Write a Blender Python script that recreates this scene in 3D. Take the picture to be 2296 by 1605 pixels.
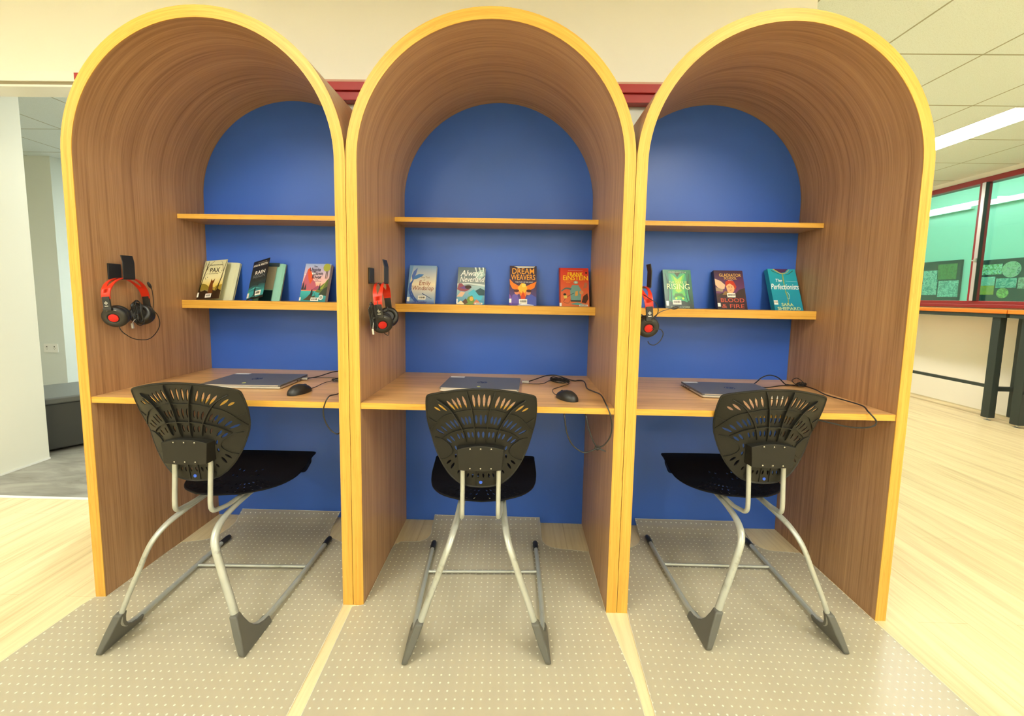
import bpy, bmesh, math, random
from math import sin, cos, pi, radians, atan2, hypot
from mathutils import Vector, Matrix, geometry

for _o in list(bpy.data.objects):
    bpy.data.objects.remove(_o)
SC = bpy.context.scene
COL = SC.collection

# ------------------------------------------------------------------ camera
cd = bpy.data.cameras.new('camera')
cam = bpy.data.objects.new('camera', cd)
COL.objects.link(cam)
_r = Vector((0.99967411, 0.0184051, 0.01768961))
_u = Vector((-0.01928209, 0.09028765, 0.99572905))
_f = Vector((-0.01672934, 0.99574565, -0.09061312))
_m = Matrix((_r, _u, -_f)).transposed().to_4x4()
_m.translation = Vector((0.105762, -1.43577, 1.187191))
cam.matrix_world = _m
cd.sensor_fit = 'HORIZONTAL'
cd.sensor_width = 36.0
cd.lens = 909.765 / 2296 * 36
cd.shift_x = (1148 - 1145.143) / 2296
cd.shift_y = (743.821 - 802.5) / 2296
cd.clip_start = 0.02
SC.camera = cam

# ------------------------------------------------------------------ world, exposure
SC.view_settings.view_transform = 'Standard'
SC.view_settings.look = 'None'
SC.view_settings.gamma = 1.0
SC.view_settings.use_curve_mapping = False
SC.view_settings.exposure = 1.05
w = bpy.data.worlds.new('world')
SC.world = w
w.use_nodes = True
w.node_tree.nodes['Background'].inputs[0].default_value = (0.9, 1.0, 0.95, 1)
w.node_tree.nodes['Background'].inputs[1].default_value = 0.4
try:
    SC.cycles.use_denoising = True
    SC.cycles.max_bounces = 8
    SC.cycles.diffuse_bounces = 5
    SC.cycles.transparent_max_bounces = 12
    SC.cycles.caustics_reflective = False
    SC.cycles.caustics_refractive = False
    SC.cycles.sample_clamp_indirect = 6.0
except Exception:
    pass

PANEL_WARM = 17.0        # emission of the strip panels in the reading room
PANEL_COOL = 24.0        # emission of the strip panels in the rooms behind
WARM = (1.0, 0.97, 0.868)
COOL = (0.93, 1.0, 0.93)


# ------------------------------------------------------------------ colour and material helpers
def lin(c):
    return tuple((v / 12.92 if v <= 0.04045 else ((v + 0.055) / 1.055) ** 2.4) for v in c)


def hexc(h):
    return lin(tuple(int(h[i:i + 2], 16) / 255 for i in (0, 2, 4)))


def mat(name, col, rough=0.5, metal=0.0, spec=0.5, coat=0.0):
    m = bpy.data.materials.new(name)
    m.use_nodes = True
    b = m.node_tree.nodes['Principled BSDF']
    b.inputs['Base Color'].default_value = (*col, 1)
    b.inputs['Roughness'].default_value = rough
    b.inputs['Metallic'].default_value = metal
    b.inputs['Specular IOR Level'].default_value = spec
    b.inputs['Coat Weight'].default_value = coat
    return m


def node(m, t, **kw):
    n = m.node_tree.nodes.new(t)
    for k, v in kw.items():
        setattr(n, k, v)
    return n


def link(m, a, b):
    m.node_tree.links.new(a, b)


def ramp(m, fac, stops, interp='LINEAR'):
    r = node(m, 'ShaderNodeValToRGB')
    r.color_ramp.interpolation = interp
    e = r.color_ramp.elements
    while len(e) < len(stops):
        e.new(0.5)
    for i, (p, c) in enumerate(stops):
        e[i].position = p
        e[i].color = (*c, 1)
    link(m, fac, r.inputs[0])
    return r.outputs[0]


def coords(m, kind='Object', scale=(1, 1, 1), loc=(0, 0, 0), rot=(0, 0, 0)):
    tc = node(m, 'ShaderNodeTexCoord')
    mp = node(m, 'ShaderNodeMapping')
    mp.inputs['Scale'].default_value = scale
    mp.inputs['Location'].default_value = loc
    mp.inputs['Rotation'].default_value = rot
    link(m, tc.outputs[kind], mp.inputs[0])
    return mp.outputs[0]


def noise(m, vec, scale=1.0, detail=4.0, rough=0.55, dist=0.0):
    n = node(m, 'ShaderNodeTexNoise')
    n.inputs['Scale'].default_value = scale
    n.inputs['Detail'].default_value = detail
    n.inputs['Roughness'].default_value = rough
    n.inputs['Distortion'].default_value = dist
    link(m, vec, n.inputs['Vector'])
    return n.outputs[0]


def mixc(m, a, b, fac, mode='MIX'):
    x = node(m, 'ShaderNodeMix', data_type='RGBA', blend_type=mode)
    if isinstance(fac, (int, float)):
        x.inputs[0].default_value = fac
    else:
        link(m, fac, x.inputs[0])
    for sock, v in ((x.inputs[6], a), (x.inputs[7], b)):
        if isinstance(v, tuple):
            sock.default_value = (*v, 1)
        else:
            link(m, v, sock)
    return x.outputs[2]


def bump(m, h, strength=0.1, dist=0.01):
    b = node(m, 'ShaderNodeBump')
    b.inputs['Strength'].default_value = strength
    b.inputs['Distance'].default_value = dist
    link(m, h, b.inputs['Height'])
    link(m, b.outputs[0], m.node_tree.nodes['Principled BSDF'].inputs['Normal'])


def base(m):
    return m.node_tree.nodes['Principled BSDF'].inputs['Base Color']


def wood(name, dark, mid, light, kind='UV', scale=(1, 1, 1), rough=0.42, spec=0.4):
    """straight-grained veneer: scale gives cycles per metre on each axis"""
    m = mat(name, mid, rough, spec=spec)
    v1 = coords(m, kind, scale)
    n1 = noise(m, v1, 1.0, 5.0, 0.6, 0.25)
    v2 = coords(m, kind, tuple(s * 3.1 for s in scale), (3.3, 1.7, 5.2))
    n2 = noise(m, v2, 1.0, 3.0, 0.6)
    v3 = coords(m, kind, tuple(s * 0.22 for s in scale), (7.1, 2.2, 0.4))
    n3 = noise(m, v3, 1.0, 2.0, 0.5)
    c = ramp(m, n1, [(0.34, dark), (0.46, mid), (0.62, light)])
    c = mixc(m, c, ramp(m, n2, [(0.38, dark), (0.52, mid), (0.62, light)]), 0.38)
    c = mixc(m, c, ramp(m, n3, [(0.38, dark), (0.60, light)]), 0.22)
    v4 = coords(m, kind, tuple(s * 1.7 for s in scale), (1.1, 9.7, 3.2))
    n4 = noise(m, v4, 1.0, 2.0, 0.4, 0.15)
    line = ramp(m, n4, [(0.485, (1, 1, 1)), (0.50, (0.80, 0.74, 0.68)), (0.515, (1, 1, 1))])
    c = mixc(m, c, line, 0.8, 'MULTIPLY')
    link(m, c, base(m))
    return m


# ------------------------------------------------------------------ mesh helpers
class MB:
    def __init__(self):
        self.v = []
        self.f = []
        self.mi = []
        self.uv = {}

    def vert(self, p):
        self.v.append(tuple(p))
        return len(self.v) - 1

    def face(self, idx, mi=0, uv=None):
        self.f.append(tuple(idx))
        self.mi.append(mi)
        if uv:
            self.uv[len(self.f) - 1] = uv

    def quad(self, pts, mi=0, uv=None):
        self.face([self.vert(p) for p in pts], mi, uv)

    def box(self, a, b, mi=0, M=None):
        x0, y0, z0 = a
        x1, y1, z1 = b
        P = [(x0, y0, z0), (x1, y0, z0), (x1, y1, z0), (x0, y1, z0), (x0, y0, z1), (x1, y0, z1), (x1, y1, z1), (x0, y1, z1)]
        if M is not None:
            P = [M @ Vector(p) for p in P]
        i = [self.vert(p) for p in P]
        for q in ((0, 3, 2, 1), (4, 5, 6, 7), (0, 1, 5, 4), (1, 2, 6, 5), (2, 3, 7, 6), (3, 0, 4, 7)):
            self.face([i[k] for k in q], mi)

    def tube(self, pts, r, seg=10, mi=0, cap=True, closed=False):
        pts = [Vector(p) for p in pts]
        n = len(pts)
        rs = r if isinstance(r, (list, tuple)) else [r] * n
        T = []
        for i in range(n):
            if closed:
                t = pts[(i + 1) % n] - pts[i - 1]
            else:
                t = pts[min(i + 1, n - 1)] - pts[max(i - 1, 0)]
            T.append(t.normalized() if t.length > 1e-9 else Vector((0, 0, 1)))
        up = Vector((0, 0, 1)) if abs(T[0].z) < 0.9 else Vector((1, 0, 0))
        nrm = (up - T[0] * up.dot(T[0])).normalized()
        rings = []
        for i in range(n):
            nrm = nrm - T[i] * nrm.dot(T[i])
            nrm = nrm.normalized() if nrm.length > 1e-8 else T[i].orthogonal().normalized()
            b = T[i].cross(nrm)
            rings.append([self.vert(pts[i] + (nrm * cos(2 * pi * k / seg) + b * sin(2 * pi * k / seg)) * rs[i]) for k in range(seg)])
        m = n if closed else n - 1
        for i in range(m):
            a, c = rings[i], rings[(i + 1) % n]
            for k in range(seg):
                self.face((a[k], a[(k + 1) % seg], c[(k + 1) % seg], c[k]), mi)
        if cap and not closed:
            self.face(rings[0][::-1], mi)
            self.face(rings[-1], mi)

    def oval_tube(self, pts, ra, rb, major, seg=14, mi=0):
        pts = [Vector(p) for p in pts]
        n = len(pts)
        rings = []
        for i in range(n):
            t = (pts[min(i + 1, n - 1)] - pts[max(i - 1, 0)]).normalized()
            mj = Vector(major)
            mj = (mj - t * mj.dot(t)).normalized()
            b = t.cross(mj)
            rings.append([self.vert(pts[i] + mj * cos(2 * pi * k / seg) * ra[i] + b * sin(2 * pi * k / seg) * rb[i]) for k in range(seg)])
        for a, c in zip(rings, rings[1:]):
            for k in range(seg):
                self.face((a[k], a[(k + 1) % seg], c[(k + 1) % seg], c[k]), mi)
        self.face(rings[0][::-1], mi)
        self.face(rings[-1], mi)

    def lathe(self, prof, M=None, seg=32, mi=0):
        """prof: (radius, height) list about local z"""
        rings = []
        for (r, h) in prof:
            ring = []
            for k in range(seg):
                p = Vector((r * cos(2 * pi * k / seg), r * sin(2 * pi * k / seg), h))
                ring.append(self.vert(M @ p if M is not None else p))
            rings.append(ring)
        for a, c in zip(rings, rings[1:]):
            for k in range(seg):
                self.face((a[k], a[(k + 1) % seg], c[(k + 1) % seg], c[k]), mi)
        self.face(rings[0][::-1], mi)
        self.face(rings[-1], mi)

    def prism(self, poly, h0, h1, M=None, mi=0):
        """poly in local xy extruded from z=h0 to h1"""
        T = (lambda p: M @ Vector(p)) if M is not None else (lambda p: p)
        a = [self.vert(T((x, y, h0))) for x, y in poly]
        b = [self.vert(T((x, y, h1))) for x, y in poly]
        n = len(poly)
        self.face(a[::-1], mi)
        self.face(b, mi)
        for i in range(n):
            self.face((a[i], a[(i + 1) % n], b[(i + 1) % n], b[i]), mi)

    def build(self, name, mats, parent=None, smooth=False, bevel=0.0, seg=2, weld=False, angle=40):
        me = bpy.data.meshes.new(name)
        me.from_pydata(self.v, [], self.f)
        if not isinstance(mats, (list, tuple)):
            mats = [mats]
        for m in mats:
            me.materials.append(m)
        for p, mi in zip(me.polygons, self.mi):
            p.material_index = mi
        if self.uv:
            ul = me.uv_layers.new(name='UVMap')
            for fi, uvs in self.uv.items():
                p = me.polygons[fi]
                for li, q in zip(p.loop_indices, uvs):
                    ul.data[li].uv = q
        bm = bmesh.new()
        bm.from_mesh(me)
        if weld:
            bmesh.ops.remove_doubles(bm, verts=bm.verts, dist=1e-5)
        bmesh.ops.recalc_face_normals(bm, faces=bm.faces)
        bm.to_mesh(me)
        bm.free()
        if smooth:
            for p in me.polygons:
                p.use_smooth = True
            try:
                me.set_sharp_from_angle(angle=radians(angle))
            except Exception:
                pass
        me.update()
        o = bpy.data.objects.new(name, me)
        COL.objects.link(o)
        if parent is not None:
            o.parent = parent
        if bevel > 0:
            md = o.modifiers.new('bevel', 'BEVEL')
            md.width = bevel
            md.segments = seg
            md.limit_method = 'ANGLE'
            md.angle_limit = radians(35)
        return o


def bx(name, a, b, m, parent=None, bevel=0.0, seg=2):
    q = MB()
    q.box(a, b)
    return q.build(name, m, parent, bevel=bevel, seg=seg)


def spline(pts, n=8, closed=False):
    """Catmull-Rom through the points"""
    P = [Vector(p) for p in pts]
    out = []
    L = len(P)
    rng = range(L) if closed else range(L - 1)
    for i in rng:
        if closed:
            a, b, c, d = P[i - 1], P[i], P[(i + 1) % L], P[(i + 2) % L]
        else:
            a, b, c, d = P[max(i - 1, 0)], P[i], P[i + 1], P[min(i + 2, L - 1)]
        for k in range(n):
            t = k / n
            out.append(0.5 * ((2 * b) + (c - a) * t + (2 * a - 5 * b + 4 * c - d) * t * t + (3 * b - a - 3 * c + d) * t ** 3))
    if not closed:
        out.append(P[-1])
    return out


def tag(o, label=None, cat=None, group=None, kind=None):
    if label:
        o['label'] = label
    if cat:
        o['category'] = cat
    if group:
        o['group'] = group
    if kind:
        o['kind'] = kind
    return o


def thing(name, label, cat, loc=(0, 0, 0), rz=0.0, group=None):
    o = bpy.data.objects.new(name, None)
    COL.objects.link(o)
    o.empty_display_size = 0.1
    o.location = loc
    o.rotation_euler = (0, 0, rz)
    return tag(o, label, cat, group)


def struct(name, q, m, smooth=False, bevel=0.0):
    o = q.build(name, m, smooth=smooth, bevel=bevel) if isinstance(q, MB) else q
    o['kind'] = 'structure'
    return o


def copy_tree(o, parent=None):
    c = o.copy()
    COL.objects.link(c)
    c.parent = parent
    for ch in list(o.children):
        copy_tree(ch, c)
    return c


def inside(pt, poly):
    x, y = pt
    r = False
    j = len(poly) - 1
    for i in range(len(poly)):
        xi, yi = poly[i]
        xj, yj = poly[j]
        if (yi > y) != (yj > y) and x < (xj - xi) * (y - yi) / (yj - yi) + xi:
            r = not r
        j = i
    return r


def sheet(q, outline, holes, surf, off, step=0.014, mi=0):
    """curved sheet with holes: outline and holes in parameter space, surf maps (u,v) to a point"""
    V, E = [], []

    def ring(poly):
        s = len(V)
        V.extend(Vector(p) for p in poly)
        n = len(poly)
        E.extend((s + i, s + (i + 1) % n) for i in range(n))
    ring(outline)
    for h in holes:
        ring(h)
    xs = [p[0] for p in outline]
    ys = [p[1] for p in outline]
    hb = [(min(p[0] for p in h) - 0.002, max(p[0] for p in h) + 0.002, min(p[1] for p in h) - 0.002, max(p[1] for p in h) + 0.002, h) for h in holes]
    u = min(xs) + step / 2
    while u < max(xs):
        v = min(ys) + step / 2
        while v < max(ys):
            if inside((u, v), outline) and not any(a < u < b and c < v < d for a, b, c, d, _ in hb):
                V.append(Vector((u, v)))
            v += step
        u += step
    cv, _, cf = geometry.delaunay_2d_cdt(V, E, [], 0, 1e-7)[:3]
    top = [q.vert(surf(p[0], p[1])) for p in cv]
    bot = [q.vert(Vector(surf(p[0], p[1])) + Vector(off)) for p in cv]
    cnt = {}
    for f in cf:
        c = (sum(cv[i][0] for i in f) / len(f), sum(cv[i][1] for i in f) / len(f))
        if not inside(c, outline):
            continue
        if any(a < c[0] < b and d < c[1] < e and inside(c, h) for a, b, d, e, h in hb):
            continue
        q.face([top[i] for i in f], mi)
        q.face([bot[i] for i in f][::-1], mi)
        for i in range(len(f)):
            a, b = f[i], f[(i + 1) % len(f)]
            k = (min(a, b), max(a, b))
            cnt.setdefault(k, []).append((a, b))
    for k, l in cnt.items():
        if len(l) == 1:
            a, b = l[0]
            q.face((top[a], bot[a], bot[b], top[b]), mi)


def rrect(w, h, r, n=5, cx=0, cy=0):
    P = []
    for sx, sy, a0 in ((1, -1, -pi / 2), (1, 1, 0), (-1, 1, pi / 2), (-1, -1, pi)):
        for k in range(n + 1):
            a = a0 + pi / 2 * k / n
            P.append((cx + sx * (w / 2 - r) + r * cos(a), cy + sy * (h / 2 - r) + r * sin(a)))
    return P


_tc = {}


def text_mesh(name, s, size, m, parent, M, extrude=0.0002, shear=0.0, align='CENTER', width=None, bold=0.0):
    cu = bpy.data.curves.new('txt', 'FONT')
    cu.body = s
    cu.size = size
    cu.extrude = extrude
    cu.shear = shear
    cu.offset = bold
    cu.align_x = align
    cu.resolution_u = 3
    o = bpy.data.objects.new('txt', cu)
    COL.objects.link(o)
    dg = bpy.context.evaluated_depsgraph_get()
    me = bpy.data.meshes.new_from_object(o.evaluated_get(dg))
    bpy.data.objects.remove(o)
    if width:
        xs = [v.co.x for v in me.vertices]
        if xs:
            k = width / (max(xs) - min(xs))
            for v in me.vertices:
                v.co.x *= k
    me.transform(M)
    me.materials.clear()
    me.materials.append(m)
    me.name = name
    r = bpy.data.objects.new(name, me)
    COL.objects.link(r)
    r.parent = parent
    return r


# ------------------------------------------------------------------ materials
M_shell = wood('booth_veneer', (0.27, 0.138, 0.062), (0.435, 0.243, 0.115), (0.54, 0.325, 0.165), 'UV', (0.9, 58, 1), 0.38, 0.45)
M_edge = wood('booth_edge_band', (0.55, 0.275, 0.036), (0.66, 0.36, 0.055), (0.74, 0.44, 0.085), 'UV', (2.0, 90, 1), 0.45, 0.4)  # band slightly yellower than the shell; light on the front edge is coloured in
M_desk = wood('desk_veneer', (0.40, 0.20, 0.075), (0.62, 0.345, 0.135), (0.74, 0.44, 0.19), 'Object', (1.4, 34, 34), 0.32, 0.5)
M_deskedge = wood('desk_edge_band', (0.55, 0.275, 0.036), (0.66, 0.36, 0.055), (0.74, 0.44, 0.085), 'Object', (2.0, 40, 90), 0.45, 0.4)  # same band on desk and shelves, the lit brightness put into its colour
M_shelf = wood('shelf_veneer', (0.26, 0.13, 0.055), (0.42, 0.235, 0.10), (0.52, 0.31, 0.14), 'Object', (1.4, 34, 34), 0.4, 0.4)

M_blue = mat('blue_laminate', (0.040, 0.128, 0.56), 0.36, spec=0.45)
_n = noise(M_blue, coords(M_blue, 'Object', (900, 900, 900)), 1, 2)
bump(M_blue, _n, 0.05, 0.0004)

M_floor = mat('oak_vinyl', (0.8, 0.7, 0.45), 0.42, spec=0.35)
_v = coords(M_floor, 'Object', (9, 0.55, 1), rot=(0, 0, radians(4)))
_n1 = noise(M_floor, _v, 1.6, 6, 0.62, 0.8)
_n2 = noise(M_floor, coords(M_floor, 'Object', (60, 2.2, 1), rot=(0, 0, radians(4))), 1.0, 4, 0.6, 0.3)
_c = ramp(M_floor, _n1, [(0.30, (0.60, 0.455, 0.23)), (0.46, (0.76, 0.62, 0.345)), (0.62, (0.84, 0.72, 0.43))])
_c = mixc(M_floor, _c, ramp(M_floor, _n2, [(0.32, (0.56, 0.43, 0.23)), (0.55, (0.84, 0.73, 0.47))]), 0.32)
_b = node(M_floor, 'ShaderNodeTexBrick')
_b.offset = 0.37
link(M_floor, coords(M_floor, 'Object', (1, 1, 1), rot=(0, 0, pi / 2)), _b.inputs['Vector'])
for k, v in (('Scale', 1.0), ('Mortar Size', 0.0012), ('Brick Width', 1.5), ('Row Height', 0.18), ('Mortar Smooth', 0.2), ('Bias', 0.0)):
    _b.inputs[k].default_value = v
_b.inputs['Color1'].default_value = (0.95, 0.94, 0.92, 1)
_b.inputs['Color2'].default_value = (1.0, 1.0, 1.0, 1)
_b.inputs['Mortar'].default_value = (0.80, 0.76, 0.66, 1)
_c = mixc(M_floor, _c, _b.outputs[0], 1.0, 'MULTIPLY')
link(M_floor, _c, base(M_floor))

M_greyfloor = mat('grey_vinyl', (0.25, 0.23, 0.19), 0.5)
_n1 = noise(M_greyfloor, coords(M_greyfloor, 'Object', (3, 9, 1), rot=(0, 0, radians(35))), 1.3, 5, 0.6, 0.6)
link(M_greyfloor, ramp(M_greyfloor, _n1, [(0.3, (0.17, 0.155, 0.125)), (0.65, (0.33, 0.31, 0.26))]), base(M_greyfloor))


def plaster(name, c, rough=0.7):
    m = mat(name, c, rough, spec=0.25)
    n = noise(m, coords(m, 'Object', (160, 160, 160)), 1, 3)
    bump(m, n, 0.06, 0.001)
    return m


M_wall = plaster('cream_plaster', (0.90, 0.875, 0.795))
M_white = plaster('white_plaster', (0.87, 0.88, 0.82))
M_greyw = plaster('pale_grey_plaster', (0.74, 0.80, 0.76))
M_mint = plaster('mint_plaster', (0.78, 0.86, 0.80))

M_ceil = mat('ceiling_tile', (0.82, 0.86, 0.74), 0.8, spec=0.2)
T = 0.627
_b = node(M_ceil, 'ShaderNodeTexBrick')
_b.offset = 0.0
_b.squash = 1.0
link(M_ceil, coords(M_ceil, 'Object', (1, 1, 1), (-(3.41 % T), -(1.112 % T), 0)), _b.inputs['Vector'])
for k, v in (('Scale', 1.0), ('Mortar Size', 0.006), ('Brick Width', T), ('Row Height', T), ('Mortar Smooth', 0.1), ('Bias', 0.0)):
    _b.inputs[k].default_value = v
_b.inputs['Color1'].default_value = (0.82, 0.915, 0.94, 1)
_b.inputs['Color2'].default_value = (0.80, 0.90, 0.925, 1)
_b.inputs['Mortar'].default_value = (0.42, 0.43, 0.35, 1)
_sp = noise(M_ceil, coords(M_ceil, 'Object', (220, 220, 220)), 1, 2)
link(M_ceil, mixc(M_ceil, _b.outputs[0], ramp(M_ceil, _sp, [(0.30, (0.86, 0.86, 0.84)), (0.5, (1, 1, 1))]), 1.0, 'MULTIPLY'), base(M_ceil))

M_red = mat('red_paint', (0.42, 0.022, 0.022), 0.38)
M_redframe = mat('dark_red_frame', (0.27, 0.020, 0.024), 0.35)
M_alu = mat('aluminium', (0.62, 0.60, 0.62), 0.35, metal=0.6)
M_trimw = mat('white_gloss_trim', (0.85, 0.85, 0.80), 0.3)
M_gap = mat('dark_joint', (0.10, 0.09, 0.06), 0.7)
M_black = mat('black_plastic', (0.018, 0.018, 0.017), 0.42)
M_gloss = mat('gloss_black_plastic', (0.012, 0.012, 0.012), 0.18)
M_chair = mat('chair_black_plastic', (0.0125, 0.0120, 0.0092), 0.46, spec=0.35)
_n = noise(M_chair, coords(M_chair, 'Object', (500, 500, 500)), 1, 2)
bump(M_chair, _n, 0.12, 0.0006)
M_seat = mat('seat_black_plastic', (0.0040, 0.0042, 0.0070), 0.5, spec=0.18)
M_tube = mat('silver_powder_coat', (0.50, 0.52, 0.47), 0.32, metal=0.35)
_n = noise(M_tube, coords(M_tube, 'Object', (14, 14, 14)), 1, 5, 0.7)
link(M_tube, ramp(M_tube, _n, [(0.28, (0.26, 0.26, 0.22)), (0.38, (0.43, 0.455, 0.41)), (0.7, (0.47, 0.49, 0.45))]), base(M_tube))
M_greyp = mat('grey_plastic', (0.105, 0.105, 0.090), 0.5)
M_steel = mat('steel', (0.6, 0.6, 0.58), 0.3, metal=0.9)
M_bluedot = mat('blue_plug', (0.03, 0.12, 0.75), 0.4)
M_orange = mat('orange_red_plastic', (0.66, 0.030, 0.010), 0.30, spec=0.35, coat=0.1)
M_reddisc = mat('red_disc', (0.56, 0.016, 0.012), 0.4, spec=0.3)
M_cushion = mat('black_leatherette', (0.016, 0.016, 0.015), 0.38)
M_cord = mat('black_cord', (0.012, 0.012, 0.012), 0.35)
M_lid = mat('laptop_grey', (0.17, 0.17, 0.18), 0.42, metal=0.45)
M_silver = mat('laptop_silver', (0.60, 0.59, 0.55), 0.3, metal=0.55)
M_logo = mat('dark_chrome', (0.03, 0.035, 0.07), 0.25, metal=0.7)
M_sticker = mat('white_sticker', (0.80, 0.81, 0.80), 0.5)
M_ydot = mat('yellow_green_dot', (0.72, 0.75, 0.22), 0.5)
M_page = mat('page_edges', (0.70, 0.64, 0.48), 0.8)
_n = noise(M_page, coords(M_page, 'Object', (40, 40, 900)), 1, 2)
link(M_page, ramp(M_page, _n, [(0.35, (0.55, 0.50, 0.37)), (0.6, (0.78, 0.72, 0.56))]), base(M_page))
M_tableorange = wood('orange_table_edge', (0.62, 0.15, 0.012), (0.80, 0.22, 0.02), (0.88, 0.28, 0.03), 'Object', (30, 2, 30), 0.4)
M_steelblk = mat('dark_green_black_steel', (0.022, 0.035, 0.034), 0.4)
M_leather = mat('charcoal_leather', (0.040, 0.042, 0.040), 0.42)
M_seam = mat('grey_leather_top', (0.11, 0.115, 0.11), 0.4)
M_socket = mat('socket_white', (0.86, 0.88, 0.84), 0.4)
M_pale = mat('pale_blind', (0.80, 0.84, 0.78), 0.6)


def emis(name, col, s):
    m = bpy.data.materials.new(name)
    m.use_nodes = True
    nt = m.node_tree
    nt.nodes.clear()
    e = nt.nodes.new('ShaderNodeEmission')
    e.inputs[0].default_value = (*col, 1)
    e.inputs[1].default_value = s
    o = nt.nodes.new('ShaderNodeOutputMaterial')
    nt.links.new(e.outputs[0], o.inputs[0])
    return m


M_panel = emis('lit_diffuser_warm', WARM, PANEL_WARM)
M_panelc = emis('lit_diffuser_cool', COOL, PANEL_COOL)
M_batten = emis('lit_batten_tube', COOL, 3.0)
M_panelb_added = emis('added_diffuser_beyond', COOL, 4.5)

# tinted glass
M_glass = bpy.data.materials.new('green_glass')
M_glass.use_nodes = True
nt = M_glass.node_tree
nt.nodes.clear()
_t = nt.nodes.new('ShaderNodeBsdfTransparent')
_t.inputs[0].default_value = (0.66, 0.99, 0.915, 1)
_g = nt.nodes.new('ShaderNodeBsdfGlossy')
_g.inputs['Roughness'].default_value = 0.02
_g.inputs[0].default_value = (0.85, 1.0, 0.93, 1)
_x = nt.nodes.new('ShaderNodeMixShader')
_x.inputs[0].default_value = 0.08
_o = nt.nodes.new('ShaderNodeOutputMaterial')
nt.links.new(_t.outputs[0], _x.inputs[1])
nt.links.new(_g.outputs[0], _x.inputs[2])
nt.links.new(_x.outputs[0], _o.inputs[0])

# dotted translucent mat
M_mat = bpy.data.materials.new('hazy_vinyl_mat')
M_mat.use_nodes = True
nt = M_mat.node_tree
_p = nt.nodes['Principled BSDF']
_p.inputs['Roughness'].default_value = 0.28
_p.inputs['Specular IOR Level'].default_value = 0.5
S = 0.0256
_vc = coords(M_mat, 'Object', (1 / S, 1 / S, 0))
_fr = node(M_mat, 'ShaderNodeVectorMath', operation='FRACTION')
link(M_mat, _vc, _fr.inputs[0])
_sb = node(M_mat, 'ShaderNodeVectorMath', operation='SUBTRACT')
link(M_mat, _fr.outputs[0], _sb.inputs[0])
_sb.inputs[1].default_value = (0.5, 0.5, 0)
_ln = node(M_mat, 'ShaderNodeVectorMath', operation='LENGTH')
link(M_mat, _sb.outputs[0], _ln.inputs[0])
_dot = ramp(M_mat, _ln.outputs['Value'], [(0.10, (1, 1, 1)), (0.145, (0, 0, 0))])
_mc = mixc(M_mat, (0.62, 0.585, 0.46), (0.88, 0.85, 0.70), _dot)
link(M_mat, _mc, _p.inputs['Base Color'])
_hz = noise(M_mat, coords(M_mat, 'Object', (2.5, 2.5, 1)), 1, 3)
_mr = node(M_mat, 'ShaderNodeMapRange')
_mr.inputs['To Min'].default_value = 0.34
_mr.inputs['To Max'].default_value = 0.52
link(M_mat, _hz, _mr.inputs['Value'])
_mx = node(M_mat, 'ShaderNodeMath', operation='MAXIMUM')
link(M_mat, _mr.outputs[0], _mx.inputs[0])
_dm = node(M_mat, 'ShaderNodeMath', operation='MULTIPLY')
link(M_mat, _dot, _dm.inputs[0])
_dm.inputs[1].default_value = 0.80
link(M_mat, _dm.outputs[0], _mx.inputs[1])
link(M_mat, _mx.outputs[0], _p.inputs['Alpha'])
M_matedge = mat('mat_edge', (0.80, 0.78, 0.66), 0.35)

# ------------------------------------------------------------------ room shell
CZ = 2.628          # ceiling height
RX = 5.259          # window wall at the far right
WY = 0.63           # main wall, front face
WT = 0.10
q = MB()
q.box((-7.0, -6.5, -0.1), (8.2, 0.715, 0))
q.box((1.387, 0.715, -0.1), (8.2, 6.6, 0))
struct('floor', q, M_floor)
q = MB()
q.box((-7.0, 0.715, -0.1), (1.387, 6.6, 0.0))
struct('floor_grey', q, M_greyfloor)
q = MB()
q.box((-7.0, 0.700, 0.0), (-2.05, 0.722, 0.004))
struct('trim_1', q, M_trimw, bevel=0.001)
q = MB()
q.box((-7.0, -6.5, CZ), (RX + 0.12, 6.6, CZ + 0.1))
struct('ceiling', q, M_ceil)

# wall behind the booths: solid up to the window head trim, window between, header over the opening
q = MB()
q.box((-2.05, WY, 0), (1.487, WY + WT, 1.20))
q.box((-2.05, WY, 1.20), (-1.95, WY + WT, 2.205))
q.box((1.387, WY, 1.20), (1.487, WY + WT, 2.205))
q.box((-2.05, WY, 2.205), (1.487, WY + WT, CZ))
struct('wall_back', q, M_wall)
q = MB()
q.box((-6.0, WY, 2.20), (-2.05, WY + WT, CZ))
struct('wall_header', q, M_wall)
q = MB()
q.box((-6.0, WY - 0.012, 2.193), (-2.05, WY, 2.240))
struct('trim_2', q, M_trimw)
q = MB()
q.box((-6.0, WY - 0.004, 2.178), (-2.05, WY + WT, 2.193))
struct('trim_3', q, mat('brown_track', (0.30, 0.25, 0.15), 0.5))
q = MB()
q.box((-6.0, WY - 0.008, 2.168), (-2.05, WY + WT, 2.178))
struct('trim_4', q, M_trimw)
# window 1: red stepped head, red posts, pale blind behind
win = thing('window_1', None, None, (0, 0, 0))
win['kind'] = 'structure'
q = MB()
q.box((-2.05, WY - 0.010, 2.165), (1.487, WY + 0.03, 2.205))
q.box((-2.05, WY + 0.004, 2.125), (1.487, WY + 0.05, 2.165))
q.box((-1.95, WY + 0.004, 1.20), (-1.90, WY + 0.05, 2.125))
q.box((1.337, WY + 0.004, 1.20), (1.387, WY + 0.05, 2.125))
q.build('window_frame', M_red, win, bevel=0.002)
bx('window_reveal', (-2.09, WY - 0.014, 2.200), (-1.55, WY - 0.012, 2.232), M_red, win)
bx('window_blind', (-1.95, WY + 0.055, 1.20), (1.387, WY + 0.065, 2.16), M_pale, win)
bx('head_bead', (-1.50, WY - 0.006, 2.205), (1.487, WY, 2.216), mat('pink_edge', (0.62, 0.36, 0.27), 0.5), win)

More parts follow.
